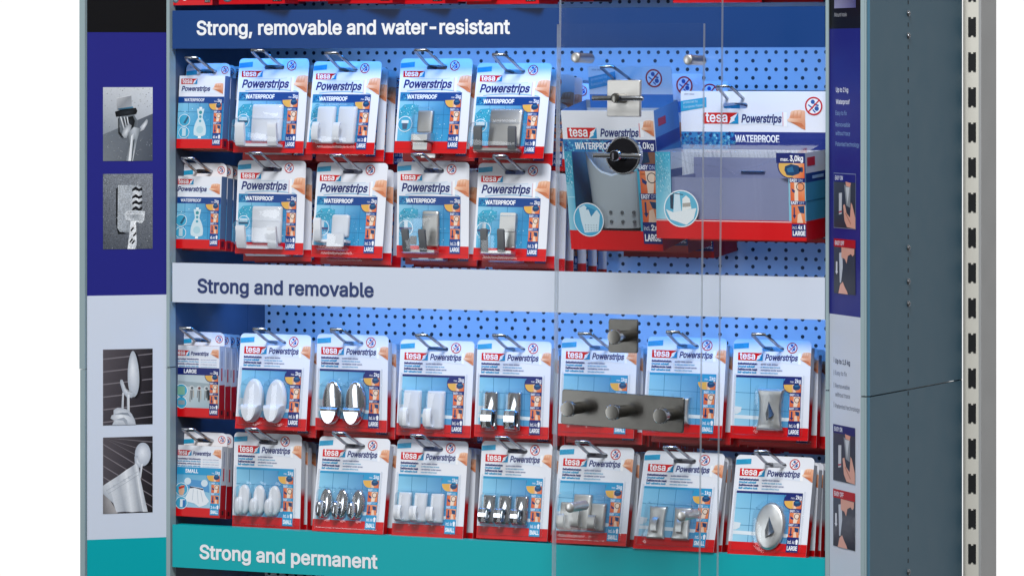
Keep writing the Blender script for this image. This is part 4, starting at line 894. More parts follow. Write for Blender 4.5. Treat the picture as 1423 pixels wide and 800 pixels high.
        def bl(wd_, dp, zf, n=48):
            o = []
            for i in range(n):
                t = 2 * math.pi * i / n; c_, s_ = math.cos(t), math.sin(t); x = wd_ / 2 * math.copysign(abs(c_) ** .55, c_); yy = dp / 2 * math.copysign(abs(s_) ** .55, s_); o.append((x, -.042 + yy, zf(x, yy)))
            return o
        rim = lambda x, yy: .132 - .036 * max(0.0, -yy / .031) * max(0.0, 1 - (x / .044) ** 2)
        lo = [bl(.074, .060, lambda x, yy: .027), bl(.080, .062, lambda x, yy: .027 + (rim(x, yy) - .027) * .5), bl(.090, .064, rim), bl(.086, .060, rim), bl(.076, .056, lambda x, yy: .032)]
        mb.loft(lo, 0, True, True); bk = mb.build('bath_basket', M['grey_plastic'], root, R(40))
        bk.location.x = -.002
        mb = MB()
        for i in range(4):
            for j in range(2): mb.cyl((-.022 + i * .0165, -.0710, .036 + j * .012), (-.022 + i * .0165, -.0738, .036 + j * .012), .0022, None, 10)
        mb.build('drain_holes', M['tip'], bk)
        mb = MB(); mb.box(-.064, .064, -.004, -.003, .020, .170); mb.build('carton_back', M['grey_plastic'], root)
        mb = MB(); x0, x1 = (11 - w / 2) * S, (104 - w / 2) * S; mb.box(x0, x1, -dd + .0006, -dd + .0010, .025, hh - .053); mb.build('clear_window', M['film'], root)
        b = Art(-61 * S, (h + 43) * S, 0); v, f = board(122, h + 43, 2, (61, 20, 32, 7)); b.raw(v, f, '#dfe6ee')
        b.text('58258-00000', 6, 5, 1.9, '#26375f', 2, width=14); b.poly([(0, 14), (40, 6), (40, 22), (0, 30)], '#2ba0cb', 2); b.text('protected by', 4, 18.5, 3.4, '#bfe2f0', 3, width=24, rot=-.18); b.text('European Patent', 4, 25, 3.4, '#bfe2f0', 3, width=30, rot=-.18); nosign(b, 96, 15, 12)
        b.rect(0, 36, 122, 60, '#3d7cc0', 1.5)
        b.build('hang_tab', M['card'], root)
    else:
        w, h, d = 205.0, 112.0, 84.0; a = Art(-w / 2 * S, h * S, -d * S); hw, hh, dd = w / 2 * S, h * S, d * S
        def slab(u0, v0, u1, v1, c):
            x0, x1, z0, z1 = (u0 - w / 2) * S, (u1 - w / 2) * S, (h - v1) * S, (h - v0) * S
            v = [(x0, -dd, z0), (x1, -dd, z0), (x1, -dd + .0012, z0), (x0, -dd + .0012, z0), (x0, -dd, z1), (x1, -dd, z1), (x1, -dd + .0012, z1), (x0, -dd + .0012, z1)]
            a.raw(v, [[0, 3, 2, 1], [4, 5, 6, 7], [0, 1, 5, 4], [1, 2, 6, 5], [2, 3, 7, 6], [3, 0, 4, 7]], c)
        slab(0, 0, 21, 87, '#5fb2cc'); slab(182, 0, w, 87, '#7fbcd2'); slab(0, 87, w, h, RED)
        rn = random.Random(12)
        a.rect(0, 0, 21, 87, ['#2e9cba', '#3aa6c4', '#bcdfe9', '#7fc4d8'], 1)
        for i in range(120): a.line(x1 := (1 + rn.random() * 18), y1 := (1 + rn.random() * 52), x1 + .9, y1 + 1.8, .5, rn.choice(('#a6dbe8', '#1f7fa6', '#d2eef4')), 1.6)
        a.rect(0, 88, w, 88.7, '#eef0f4', 1)
        v = [(-hw, -dd + .0012, 0), (hw, -dd + .0012, 0), (hw, 0, 0), (-hw, 0, 0), (-hw, -dd + .0012, hh), (hw, -dd + .0012, hh), (hw, 0, hh), (-hw, 0, hh)]
        a.raw(v, [[0, 3, 2, 1]], '#b31019'); a.raw(v, [[2, 3, 7, 6]], '#8d93a8')
        for x, s_ in ((hw, 1), (-hw, -1)):
            def fl(z0, z1, c, o=0.0, y0=-dd + .0012, y1=0.0):
                q = [(x + o * s_, y0, z0), (x + o * s_, y1, z0), (x + o * s_, y1, z1), (x + o * s_, y0, z1)]; a.raw(q, [[0, 1, 2, 3] if s_ > 0 else [3, 2, 1, 0]], c)
            fl(.025, .074, '#3e8db4'); fl(.074, .086, '#1c3f86'); fl(.086, hh, '#d6dbe6'); fl(0, .025, '#c4101c'); fl(.095, .106, '#c8283c', .0003, -dd + .006, -dd + .032); fl(.050, .051, '#1f6288', .0003); fl(.078, .082, '#8fb2dc', .0003, -dd + .022, -dd + .060)
        # load badge and pictograms
        a.circ(184, 16, 16.5, DBL, 2, 40); a.rect(184, 0, w, 32.5, DBL, 2.2); a.circ(184, 16.5, 14.8, '#dfb25e', 2.6, 40); a.rect(166, 0, 200, 13, DBL, 2.8)
        a.rect(188, 13, w - 1, 32, ['#e8c7a4', '#e0804a', '#d9582a', '#e7a071'], 3); a.text('max.', 172, 10.2, 4.2, '#f0f3fa', 3.4, width=11, bold=.02); a.text('3,0kg', w - 2.5, 10.2, 6.8, '#f0f3fa', 3.4, width=18, bold=.03, align='r')
        a.poly([(178, 17), (186, 14), (196, 16), (199, 21), (197, 26), (188, 29), (180, 28), (177, 22)], '#14406b', 4); a.poly([(180, 20), (188, 17), (190, 24), (182, 25)], '#2c6a97', 4.4); a.rect(197, 18, 202, 24, '#123a62', 4)
        a.rect(183, 32.5, w, 37.5, DBL, 3); a.text('EASY', 184, 36.6, 3.6, '#e8edf8', 3.6, width=10, bold=.03); a.text('ON', 195, 36.6, 3.6, '#b9cdea', 3.6, width=6)
        a.rect(184.5, 37.5, w - 1, 61, ['#e0713c', '#e8a57a', '#e2783f', '#d8562a'], 3); a.rect(190, 37.5, 195, 61, '#ecd6c3', 3.4); a.ring(198, 43, 5.5, 1, '#3a2a35', 3.8, 16); a.poly([(186, 45), (191, 48), (190, 51), (187, 49)], '#20356f', 3.8)
        a.rect(184, 61, w, 66, DBL, 3); a.text('EASY', 185, 65.2, 3.6, '#e8edf8', 3.6, width=10, bold=.03); a.text('OFF', 196, 65.2, 3.6, '#b9cdea', 3.6, width=7)
        a.rect(185.5, 66, w - 1, 89, ['#e0713c', '#e8a57a', '#e2783f', '#d8562a'], 3); a.poly([(194, 68), (203, 67), (203, 77), (197, 76)], '#16406e', 3.8); a.rect(188.4, 69, 190.2, 80, '#24356c', 3.8); a.poly([(187, 79), (192, 79), (189.4, 84)], '#24356c', 3.8); a.poly([(194, 78), (198, 76), (201, 89), (193, 89)], '#ecc9b0', 3.4)
        a.rect(185.5, 90.5, w, 107, DBL, 3); a.text('incl.', 186.5, 97, 4, '#f0f3fa', 3.6, width=6.5); a.text('4x', 194, 97, 5, '#f0f3fa', 3.6, width=6, bold=.03); a.text('LARGE', 186.8, 105, 5.4, '#f3f5fb', 3.6, width=17, bold=.035); a.rect(202, 91.5, 203.6, 97.5, '#f0f3fa', 3.6)
        a.circ(35, 73, 24, '#eef2f6', 4, 40); a.circ(35, 73, 22.6, '#5fb2d0', 4.5, 40); a.poly([(14, 74), (24, 78), (56, 72), (52, 86), (42, 94), (20, 87)], '#e4eaec', 5.2); a.poly([(24, 78), (26, 54), (33, 52), (35, 77)], '#cfe2ec', 5); a.poly([(20, 56), (25, 54), (24, 74), (20, 73)], '#28394f', 5); a.poly([(36, 76), (37, 60), (42, 56), (47, 60), (49, 73)], '#e9ecea', 5); a.poly([(37, 66), (48, 65), (48, 70), (37, 71)], '#a9a49c', 5.4); a.line(24, 53, 38, 55, 1, '#28394f', 5.4)
        a.build('carton', M['card'], root)
        mb = MB(); x0, x1 = -hw + .020, hw - .006; mb.box(x0, x1, -.079, -.076, .020, .079).box(x0, x0 + .002, -.076, -.006, .020, .079).box(x1 - .002, x1, -.076, -.006, .020, .079).box(x0, x1, -.008, -.006, .020, .100).box(x0, x1, -.076, -.008, .020, .023)
        tr = mb.build('bath_tray', M['lav_plastic'], root)
        mb = MB(); mb.tube([(-.016, -.007, .082), (-.016, -.010, .082), (.016, -.010, .082), (.016, -.007, .082)], .0012, 6); mb.build('wire_clip', M['wire'], tr)
        mb = MB(); x0, x1 = (21 - w / 2) * S, (182 - w / 2) * S; mb.box(x0, x1, -dd + .0006, -dd + .0010, .025, hh); mb.add([(-hw, -dd + .001, hh), (hw, -dd + .001, hh), (hw, -.001, hh + .012), (-hw, -.001, hh + .012)], [[0, 1, 2, 3]])
        mb.add([(-.07 , -dd + .0002, hh - .004), (.06, -dd + .0002, hh - .002), (.045, -dd - .001, hh - .012), (.012, -dd - .0015, hh - .021), (-.012, -dd - .001, hh - .012)], [[0, 4, 3, 2, 1]])
        mb.tube([(-.078, -dd - .0006, hh - .006), (-.05, -dd - .0012, hh - .016), (-.02, -dd - .0015, hh - .018), (-.004, -dd - .002, hh - .021), (.006, -dd - .002, hh - .030), (.016, -dd - .002, hh - .022), (.04, -dd - .0012, hh - .017), (.07, -dd - .0006, hh - .004)], .0009, 6)
        mb.tube([(-.080, -dd + .004, hh + .0016), (-.02, -dd + .006, hh + .0024), (.03, -dd + .003, hh + .0012), (.078, -dd + .001, hh + .0008)], .0009, 6)
        mb.build('clear_window', M['film'], root)
        b = Art(-hw, (h + 74) * S, 0); v, f = board(w, h + 74, 2, (76, 19, 34, 7.5)); b.raw(v, f, WHT)
        b.text('58257-00000', 5, 5, 1.9, '#26375f', 2, width=14); b.poly([(0, 13), (36, 8), (36, 21), (0, 27)], '#2ba0cb', 2); b.text('protected by', 4, 16.5, 3, '#c8e7f3', 3, width=20, rot=-.1); b.text('European Patent', 4, 22.5, 3, '#c8e7f3', 3, width=28, rot=-.1)
        nosign(b, 184, 19, 12); logo(b, 31, 28, 80, 42.5); b.poly([(84, 28), (112, 31), (140, 26), (148, 26), (148, 46), (140, 45), (112, 42), (84, 44)], '#dfe8f3', 1.6); b.rect(141, 27, 142, 45, '#d98a93', 2); b.rect(142, 27, 147, 46, '#f3f5f9', 2); brand(b, 84, 40.5, 140, 10); hand(b, 147, 24, 172, 50)
        b.rect(0, 53, w, 76, '#22327f', 1.6); b.poly([(0, 53), (40, 53), (70, 53), (76, 58), (66, 62), (74, 68), (60, 70), (66, 76), (0, 76)], '#2378b4', 2)
        for i in range(150): b.circ(1 + rn.random() * 74, 54 + rn.random() * 20, .7 + 1.5 * rn.random(), rn.choice(('#79c4e0', '#1d4f9c', '#1a3a86', '#2f8cc4', '#123a80')), 2.4, 8)
        b.text('WATERPROOF', 75, 66, 8.6, '#f0f4fb', 3.4, width=61, bold=.025)
        b.build('hang_tab', M['card'], root)
    return root
# tall basket box
B, T, w, h = fit((779, 156), (907.5, 152), (793.6, 348), (921.6, 347), -.006)
lean = -math.atan2(T.y - B.y, T.z - B.z); sc = (w / .134, 1, h / .180)
ax = Vector((0, math.cos(lean), math.sin(lean)))
tall = box_carton('tall'); tall.location = B + ax * .078; tall.rotation_euler = (lean, 0, 0); tall.scale = sc
tag(tall, 'front tall carton with a grey perforated basket, behind the acrylic panel', 'basket carton', 'boxed bathroom baskets')
for i, (dy, dx) in enumerate(((.084, .0), (.162, .003))):
    c = copy_tree(tall, tall.location + Vector((dx, dy - .004, -.012 - .010 * i)), (lean * .5, 0, 0), sc); tag(c, f'{ORD[i]} tall basket carton back, behind the front one', 'basket carton', 'boxed bathroom baskets')
sl = at(872, 113, tall.location.y); k = peg_hook(Vector((at(866, 112, .072).x, .072, at(866, 112, .072).z)), .072, .052, .018); tag(k, 'shiny wire peg hook carrying the tall basket cartons', 'peg hook', 'wire peg hooks')
# low tray box
Bw = at(1121, 339.5, -.044); Tw = at(1116.5, 218, -.044); d_ = ray(1121, 339.5); Bw = CAM + d_ * ((Tw.x - CAM.x) / d_.x)
lean = -math.atan2(Tw.y - Bw.y, Tw.z - Bw.z); hgt = (Tw - Bw).length; sc = (1, 1, hgt / .112); ax = Vector((0, math.cos(lean), math.sin(lean)))
low = box_carton('low'); low.location = Bw + Vector((-.1025, 0, 0)) + ax * .084; low.rotation_euler = (lean * .5, 0, 0); low.scale = sc
tag(low, 'front wide carton with a grey tray behind its window, beside the right wing', 'basket carton', 'boxed bathroom baskets')
c = copy_tree(low, low.location + Vector((.004, .092, -.010)), (0, 0, 0), sc); tag(c, 'wide tray carton pushed back behind the front tray carton', 'basket carton', 'boxed bathroom baskets')
sl = low.location + Vector(((76 - 102.5) * .001, 0, (.112 + .074 - .016) * 1.0)); k = peg_hook(sl, sl.y, .048, .019); tag(k, 'shiny wire peg hook carrying the wide tray cartons', 'peg hook', 'wire peg hooks')

# ------------------------------------------------------------------ red cartons of the row above the top board (only their feet show)
def red_box(w, d, h):
    root = empty('red_carton', (0, 0, 0)); a = Art(-w / 2, h, -d)
    hw = w / 2; v = [(-hw, -d, 0), (hw, -d, 0), (hw, 0, 0), (-hw, 0, 0), (-hw, -d, h), (hw, -d, h), (hw, 0, h), (-hw, 0, h)]
    a.raw(v, [[0, 1, 5, 4]], '#d3121e'); a.raw(v, [[0, 3, 2, 1]], '#b02438'); a.raw(v, [[4, 5, 6, 7]], '#c8ccd4'); a.raw(v, [[1, 2, 6, 5], [3, 0, 4, 7], [2, 3, 7, 6]], '#7e0c18')  # darker sides and purplish bottom: shade and blue light painted in
    H = h * 1000; a.circ(9, H - 8, 5, '#4d5d68', 1, 18); a.circ(9, H - 8, 3.2, '#7d94a0', 1.4, 16); a.circ(23, H - 10, 4, '#f0e4e6', 1, 16); a.rect(47, H - 12, 53, H - 8.4, '#e9a32e', 1); a.rect(54, H - 8, 63, H - 3.2, '#1b1416', 1.4); a.text('12 x', 55, H - 4.5, 2, '#e8e4e4', 2, width=7)
    a.build('carton', M['card'], root); return root
rb = red_box(.066, .024, .10)
RB = [(278, 7.8, .030, 0, 0), (378, 6.4, .034, -.22, 0), (462, 2.5, .040, -.25, .01), (530, 5.6, .032, -.28, 0), (600, 6.3, .036, -.25, 0), (667, 3.0, .044, -.3, 0), (725, 6.6, .036, -.2, 0), (800, 3.5, .10, -.2, 0), (1010, 4.5, .07, .1, 0), (1090, 4, .09, .18, 0)]
WORDS = ('above the S of the blue board, with a silver disc', 'first to the right of the carton with the silver disc', 'second to the right of the carton with the silver disc', 'third to the right of the carton with the silver disc', 'fourth to the right of the carton with the silver disc', 'fifth to the right of the carton with the silver disc', 'just left of the acrylic panel edge', 'seen through the acrylic, left of the bare perforated sheet', 'seen past the acrylic edge, right of the bare perforated sheet', 'nearest the right wing above the dark blue board')
for i, (px, py, Y, rz, _) in enumerate(RB):
    p = at(px, py, Y); o = rb if i == 0 else copy_tree(rb, p, (0, 0, rz), (1.8, 1.7, 1))
    o.location = p; o.rotation_euler = (0, 0, rz)
    tag(o, 'red carton ' + WORDS[i], 'carton', 'red cartons above the top board')

# ------------------------------------------------------------------ wing posters
def poster(name, P, U, N, label, u_of, px_edges, bands):
    """A printed sheet on a wing. Positions are read off the wing plane itself: u along the wing, z up."""
    root = tag(empty(name, (P.x, P.y, Z_BOT), (0, 0, math.atan2(U.y, U.x))), label, 'poster', 'printed posters on the cabinet wings')
    return root
def wing_uv(px, py, P, U, N):
    q = on_plane(px, py, P, N); return ((q - P).dot(U) * 1000, (Z_TOP - q.z) * 1000)
HT = (Z_TOP - Z_BOT) * 1000
# left
root = poster('wing_poster', LP, LU, LN, 'tall poster of black, violet-blue, pale grey and teal bands with four grey photos', None, None, None)
uv = lambda x, y: wing_uv(x, y, LP, LU, LN)
uL, uR = uv(121, 400)[0], -.3
a = Art(0, HT * .001, 0); bl = '#25277f'
ys = [-25] + [45.5, 410, 748] + [860]; yv = [0] + [uv(178, y)[1] for y in (45.3, 410, 747.5)] + [HT]
for i, c in enumerate(('#0a0a0e', bl, '#d3dbe9', '#00a8b0')): a.rect(uL, yv[i], uR, yv[i + 1], c, 1)
v = [(uL * .001, .0012, 0), (uR * .001, .0012, 0), (uR * .001, .0, 0), (uL * .001, 0, 0), (uL * .001, .0012, HT * .001), (uR * .001, .0012, HT * .001), (uR * .001, 0, HT * .001), (uL * .001, 0, HT * .001)]
a.raw(v, [[1, 0, 4, 5], [2, 1, 5, 6], [0, 3, 7, 4]], '#9aa4b0'); a.build('printed_sheet', M['poster'], root)
def photo(y0, y1, m, draw, label):
    u0, v0 = uv(143, y0); u1, v1 = uv(212, y1); w, h = u1 - u0, v1 - v0
    a = Art(0, HT * .001, -.0004); q = lambda pts: [(u0 + x * w, v0 + y * h) for x, y in pts]; draw(a, q, u0, v0, w, h); o = a.build('photo_print', M[m], root); o['label'] = label
def ph_razor(a, q, u0, v0, w, h):
    a.poly(q([(0, 0), (1, 0), (1, .36), (0, .64)]), ['#c3c7cd', '#d3d7db', '#b8bcc2', '#8d949b'], 1); a.poly(q([(0, .64), (1, .36), (1, 1), (0, 1)]), ['#70777e', '#565c66', '#4a505a', '#757b81'], 1)
    a.poly(q([(.27, .15), (.57, .11), (.58, .30), (.28, .31)]), ['#b9bcc0', '#8b8f95', '#a5a9ae', '#8e9297'], 2); a.line(*q([(.27, .15)])[0], *q([(.57, .11)])[0], .5, '#e2e4e6', 2.2)
    a.fan(q([(.24, .33), (.40, .30), (.66, .28), (.69, .32), (.67, .36), (.58, .385), (.26, .40)]), '#2a2e34', '#08090b', 3); a.poly(q([(.30, .29), (.60, .26), (.61, .28), (.31, .31)]), ['#2f5a74', '#4d88a6', '#2f6a88', '#1d3c50'], 3.4)
    a.fan(q([(.31, .40), (.46, .385), (.62, .37), (.70, .46), (.70, .52), (.64, .62), (.46, .67), (.36, .60)]), '#181b1f', '#6d747b', 4, q([(.56, .47)])[0]); a.fan(q([(.40, .42), (.60, .39), (.64, .46), (.61, .54), (.50, .57), (.43, .50)]), '#2b3036', '#050607', 4.4)
    for k, c in ((0, '#d5d9dd'), (.07, '#80878d'), (.13, '#b9bfc5')): a.poly(q([(.34 + k, .40), (.365 + k, .40), (.45 + k * .7, .60), (.43 + k * .7, .62)]), [c, '#eef0f2', c, '#6d7379'], 4.8)
    a.fan(q([(.37, .655), (.40, .58), (.52, .49), (.575, .52), (.55, .58), (.47, .69), (.39, .69)]), '#d9dcdf', '#8b9197', 5); a.fan(q([(.74, .54), (.88, .43), (.905, .455), (.89, .50), (.82, .58), (.745, .605)]), '#e3e5e8', '#989da3', 5)
    a.poly(q([(.50, .62), (.62, .54), (.76, .56), (.68, .72), (.60, 1), (.46, 1), (.52, .78)]), ['#757c82', '#c6cbd0', '#6b7278', '#8a9197', '#d0d4d8', '#7a8187', '#5f666c'], 5.4); a.poly(q([(.565, .66), (.62, .62), (.56, 1), (.51, 1)]), ['#f2f4f5', '#b4babf', '#d9dde0', '#f4f5f6'], 5.8); a.poly(q([(.60, .72), (.635, .70), (.585, 1), (.565, 1)]), '#4a5056', 6)
    a.poly(q([(.30, .42), (.325, .42), (.335, .60), (.42, .685), (.38, .69), (.305, .62)]), ['#3a3f44', '#101214', '#2b2f33', '#0c0d0f', '#3c4146', '#191b1e'], 5)
    rn = random.Random(2)
    for i in range(130):
        x, y = rn.random() * .96 + .02, rn.random() * .98
        up_ = y < .60 - .28 * x; r = (.3 + .55 * rn.random()) * (1 if up_ else .55)
        if .26 < x < .92 and .28 < y < .66: continue
        a.circ(u0 + x * w, v0 + y * h, r, '#5d6267' if up_ else '#b9bec3', 1.6, 7); a.circ(u0 + x * w - r * .25, v0 + y * h - r * .25, r * .5, '#eceef0' if up_ else '#e6e9eb', 1.75, 6)
def ph_brush(a, q, u0, v0, w, h):
    a.rect(u0, v0, u0 + w, v0 + h, ['#7a7f86', '#868a90', '#5b6068', '#4d525a'], 1)
    a.poly(q([(.26, .20), (.30, .17), (.31, .74), (.48, .80), (.30, .80), (.26, .66)]), '#15181c', 2); a.poly(q([(.30, .15), (.66, .15), (.66, .74), (.60, .78), (.34, .77), (.29, .72)]), ['#b6bbc0', '#aab0b6', '#8f959b', '#979da3', '#a0a6ac', '#a9afb4'], 2.5)
    a.fan(q([(.60, .20), (.70, .15), (.77, .18), (.79, .36), (.73, .49), (.57, .48), (.54, .36)]), '#f4f6f8', '#a9afb5', 3)
    for y in (.20, .30, .38, .46): a.poly(q([(.59, y), (.66, y - .03), (.72, y), (.79, y - .02), (.79, y + .02), (.72, y + .035), (.65, y + .015), (.58, y + .035)]), '#15171c', 3.5)
    a.fan(q([(.43, .53), (.50, .48), (.84, .50), (.83, .62), (.78, .66), (.46, .61)]), '#8d9399', '#d0d4d7', 4); a.line(*q([(.45, .53)])[0], *q([(.83, .54)])[0], .6, '#e9ecee', 4.3); a.poly(q([(.55, .63), (.66, .63), (.68, .94), (.64, 1), (.49, 1), (.52, .84)]), ['#cfd3d7', '#f6f7f8', '#b9bec4', '#d4d8db', '#f4f5f6', '#d2d6da'], 4.5)
    for x, y in ((.58, .73), (.63, .80), (.56, .88), (.60, .90)): a.poly(q([(x - .03, y + .02), (x + .03, y - .03), (x + .04, y), (x - .02, y + .04)]), '#101216', 5)
    rn = random.Random(4)
    for i in range(130): a.circ(u0 + rn.random() * w, v0 + rn.random() * h, .25 + .3 * rn.random(), rn.choice(('#d9dcdf', '#3c4046', '#b4b8bd', '#4e535a')), 5.6 if i % 4 == 0 else 1.6, 6)
def slats(a, q, u0, v0, w, h, sl, n, off=0.0):
    a.rect(u0, v0, u0 + w, v0 + h, ['#5a5459', '#2b272c', '#1c191d', '#4a454b'], 1)
    for i in range(n):
        y = off + i / n
        pts = [(0, y), (1, y - sl), (1, y - sl + .014), (0, y + .016)]
        pts = [(x, min(max(yy, 0), 1)) for x, yy in pts]
        if max(p[1] for p in pts) - min(p[1] for p in pts) > .01: a.poly(q(pts), '#7d777c', 1.6)
def ph_hook(a, q, u0, v0, w, h):
    slats(a, q, u0, v0, w, h, .06, 6, .12)
    o = [(.61 + .135 * math.cos(R(t)) * (.86 + .14 * math.sin(R(t))) + .01 * math.sin(R(t)), .33 + .305 * math.sin(R(t))) for t in range(0, 360, 10)]
    for k, c in ((.055, '#2a262b'), (.03, '#17151a')): a.poly(q([(x + k, y + k * .4) for x, y in o]), c, 2 + (.3 if k < .04 else 0))
    a.fan(q(o), '#eceff3', '#aeb5be', 2.8, q([(.59, .25)])[0])
    a.fan(q([(.34, .44), (.345, .405), (.385, .40), (.41, .43), (.44, .52), (.50, .565), (.60, .575), (.66, .60), (.58, .645), (.48, .64), (.40, .58)]), '#e4e8ed', '#a4abb5', 3.2)
    a.poly(q([(.385, .57), (.42, .58), (.41, .80), (.365, .80)]), ['#b9bec6', '#e0e3e8', '#d0d4da', '#9aa0a8'], 3.5); a.poly(q([(.48, .60), (.53, .60), (.535, .84), (.48, .82)]), ['#c3c8cf', '#eceef2', '#d6dae0', '#a2a8b0'], 3.5)
    a.fan(q([(.21, .80), (.29, .77), (.40, .78), (.50, .80), (.58, .86), (.64, .94), (.66, 1), (.18, 1), (.22, .94), (.15, .91), (.17, .87), (.21, .86)]), '#eef1f4', '#b4bac3', 4)
    a.poly(q([(.22, .855), (.38, .835), (.50, .84), (.56, .90), (.50, .875), (.36, .86)]), '#8f97a2', 4.4); a.poly(q([(.24, .93), (.42, .90), (.48, .94), (.50, 1), (.46, 1), (.40, .94)]), '#a2a9b3', 4.4)
def ph_towel(a, q, u0, v0, w, h):
    slats(a, q, u0, v0, w, h, -.42, 7, -.35)
    a.poly(q([(0, .70), (.12, .80), (.30, 1), (0, 1)]), ['#7d7a7c', '#a8a5a6', '#b4b0b0', '#6c696b'], 1.9)
    a.poly(q([(.74, .15), (.95, .16), (1, .25), (.97, .38), (.80, .40)]), '#151317', 2); o = [(.80 + .16 * math.cos(R(t)), .235 + .155 * math.sin(R(t))) for t in range(0, 360, 10)]; a.fan(q(o), '#edf0f5', '#b2b9c4', 2.6, q([(.79, .20)])[0])
    a.fan(q([(.63, .26), (.70, .25), (.72, .34), (.80, .37), (.76, .42), (.64, .36)]), '#e6e9ee', '#a5acb8', 3); a.poly(q([(.765, .36), (.80, .36), (.765, .54), (.725, .54)]), ['#c9ced6', '#eceef2', '#dfe2e7', '#a8aeb7'], 3.2)
    top = [(.66, .35), (.60, .38), (.45, .44), (.30, .51), (.12, .58), (0, .63)]
    bot = [(.90, .99), (.74, .985), (.58, .99), (.44, .98), (.27, .985), (.20, .86)]
    cs = ['#dfe2e6', '#b2b7bf', '#e9ebee', '#bcc1c8', '#dcdfe4', '#c2c7ce']; cb = ['#c9cdd3', '#9fa5ae', '#e3e6ea', '#aab0b9', '#d2d6dc', '#b5bbc4']
    for i in range(5): a.poly(q([top[i], top[i + 1], bot[i + 1], bot[i]]), [cs[i], cs[i + 1], cb[i + 1], cb[i]], 3.6)
    a.poly(q([(.66, .35), (.72, .40), (.76, .58), (.84, .82), (.90, .99), (.80, .99), (.72, .70)]), ['#e6e8ec', '#b4bac2', '#c6cbd2', '#aeb4bd', '#c9ced5', '#dfe2e7', '#eef0f3'], 3.9)
    a.poly(q([(0, .63), (.20, .86), (.10, .80), (0, .74)]), ['#c8ccd3', '#b8bec6', '#cdd2d8', '#aab0b9'], 3.7)
    for p0, p1 in (((.06, .70), (.70, .46)), ((.10, .74), (.715, .50))): a.line(*q([p0])[0], *q([p1])[0], .5, '#9aa1ab', 4.2)
    for k in range(5): a.rect(*q([(.20 + k * .10, .62 - k * .035)])[0], *q([(.25 + k * .10, .66 - k * .035)])[0], '#c2c7ce', 4.1)
photo(121.5, 223.5, 'photo', ph_razor, 'photo of a wet razor in a clear holder'); photo(241.8, 345.5, 'stone', ph_brush, 'photo of a toothbrush in a clear holder on speckled stone')
photo(485.5, 588.8, 'photo', ph_hook, 'photo of a long white hook on dark slats'); photo(607.5, 711, 'photo', ph_towel, 'photo of a towel on a round white hook')
# right
root = poster('wing_poster', RP, RU, RN, 'narrow poster with Up to 2 kg text and EASY ON and EASY OFF hand photos', None, None, None)
uv = lambda x, y: wing_uv(x, y, RP, RU, RN)
a = Art(0, HT * .001, 0); uR = uv(1196.7, 400)[0]; uL = .4
yv = [0, uv(1173, 40)[1], uv(1173, 438)[1], HT]
for i, c in enumerate(('#141216', '#25277f', '#d3dae6')): a.rect(uL, yv[i], uR, yv[i + 1], c, 1)
v = [(uL * .001, .0012, 0), (uR * .001, .0012, 0), (uR * .001, .0, 0), (uL * .001, 0, 0), (uL * .001, .0012, HT * .001), (uR * .001, .0012, HT * .001), (uR * .001, 0, HT * .001), (uL * .001, 0, HT * .001)]
a.raw(v, [[1, 0, 4, 5], [2, 1, 5, 6], [0, 3, 7, 4]], '#9aa4b0')
def tline(px, py, s, col, bold, wpx, cap=5.2):
    u, v = uv(px, py); u2, _ = uv(px + wpx, py); a.text(s, u, v, cap * .92, col, 2.5, width=u2 - u, bold=bold, res=3)
tline(1160, 23.5, 'Mount hook', '#b9bcc4', 0, 17)
tline(1162, 128, 'Up to 2 kg', '#e8eaf4', .02, 17, 6); tline(1162, 144.5, 'Waterproof', '#e8eaf4', .02, 19, 6); tline(1161.5, 160, 'Easy to fix', '#8fb0dc', 0, 15.5, 5.8); tline(1161.5, 176, 'Removeable', '#8fb0dc', 0, 20, 5.8); tline(1161.5, 188, 'without trace', '#8fb0dc', 0, 20, 5.8); tline(1161.5, 203, 'Patented technology', '#8fb0dc', 0, 33, 5.8)
tline(1161, 504, 'Up to 1,5 kg', '#1f2a52', .02, 20.5, 6); tline(1161, 520, 'Easy to fix', '#5a6378', 0, 16, 5.8); tline(1161, 538, 'Removeable', '#5a6378', 0, 20, 5.8); tline(1161, 550, 'without trace', '#5a6378', 0, 20.5, 5.8); tline(1161, 566, 'Patented technology', '#5a6378', 0, 34, 5.8)
for y in (500, 517.5, 535, 562):
    u, v = uv(1159, y); a.rect(u, v - 4, u + .9, v + 3, '#5a6378', 2.5)
a.build('printed_sheet', M['poster'], root)
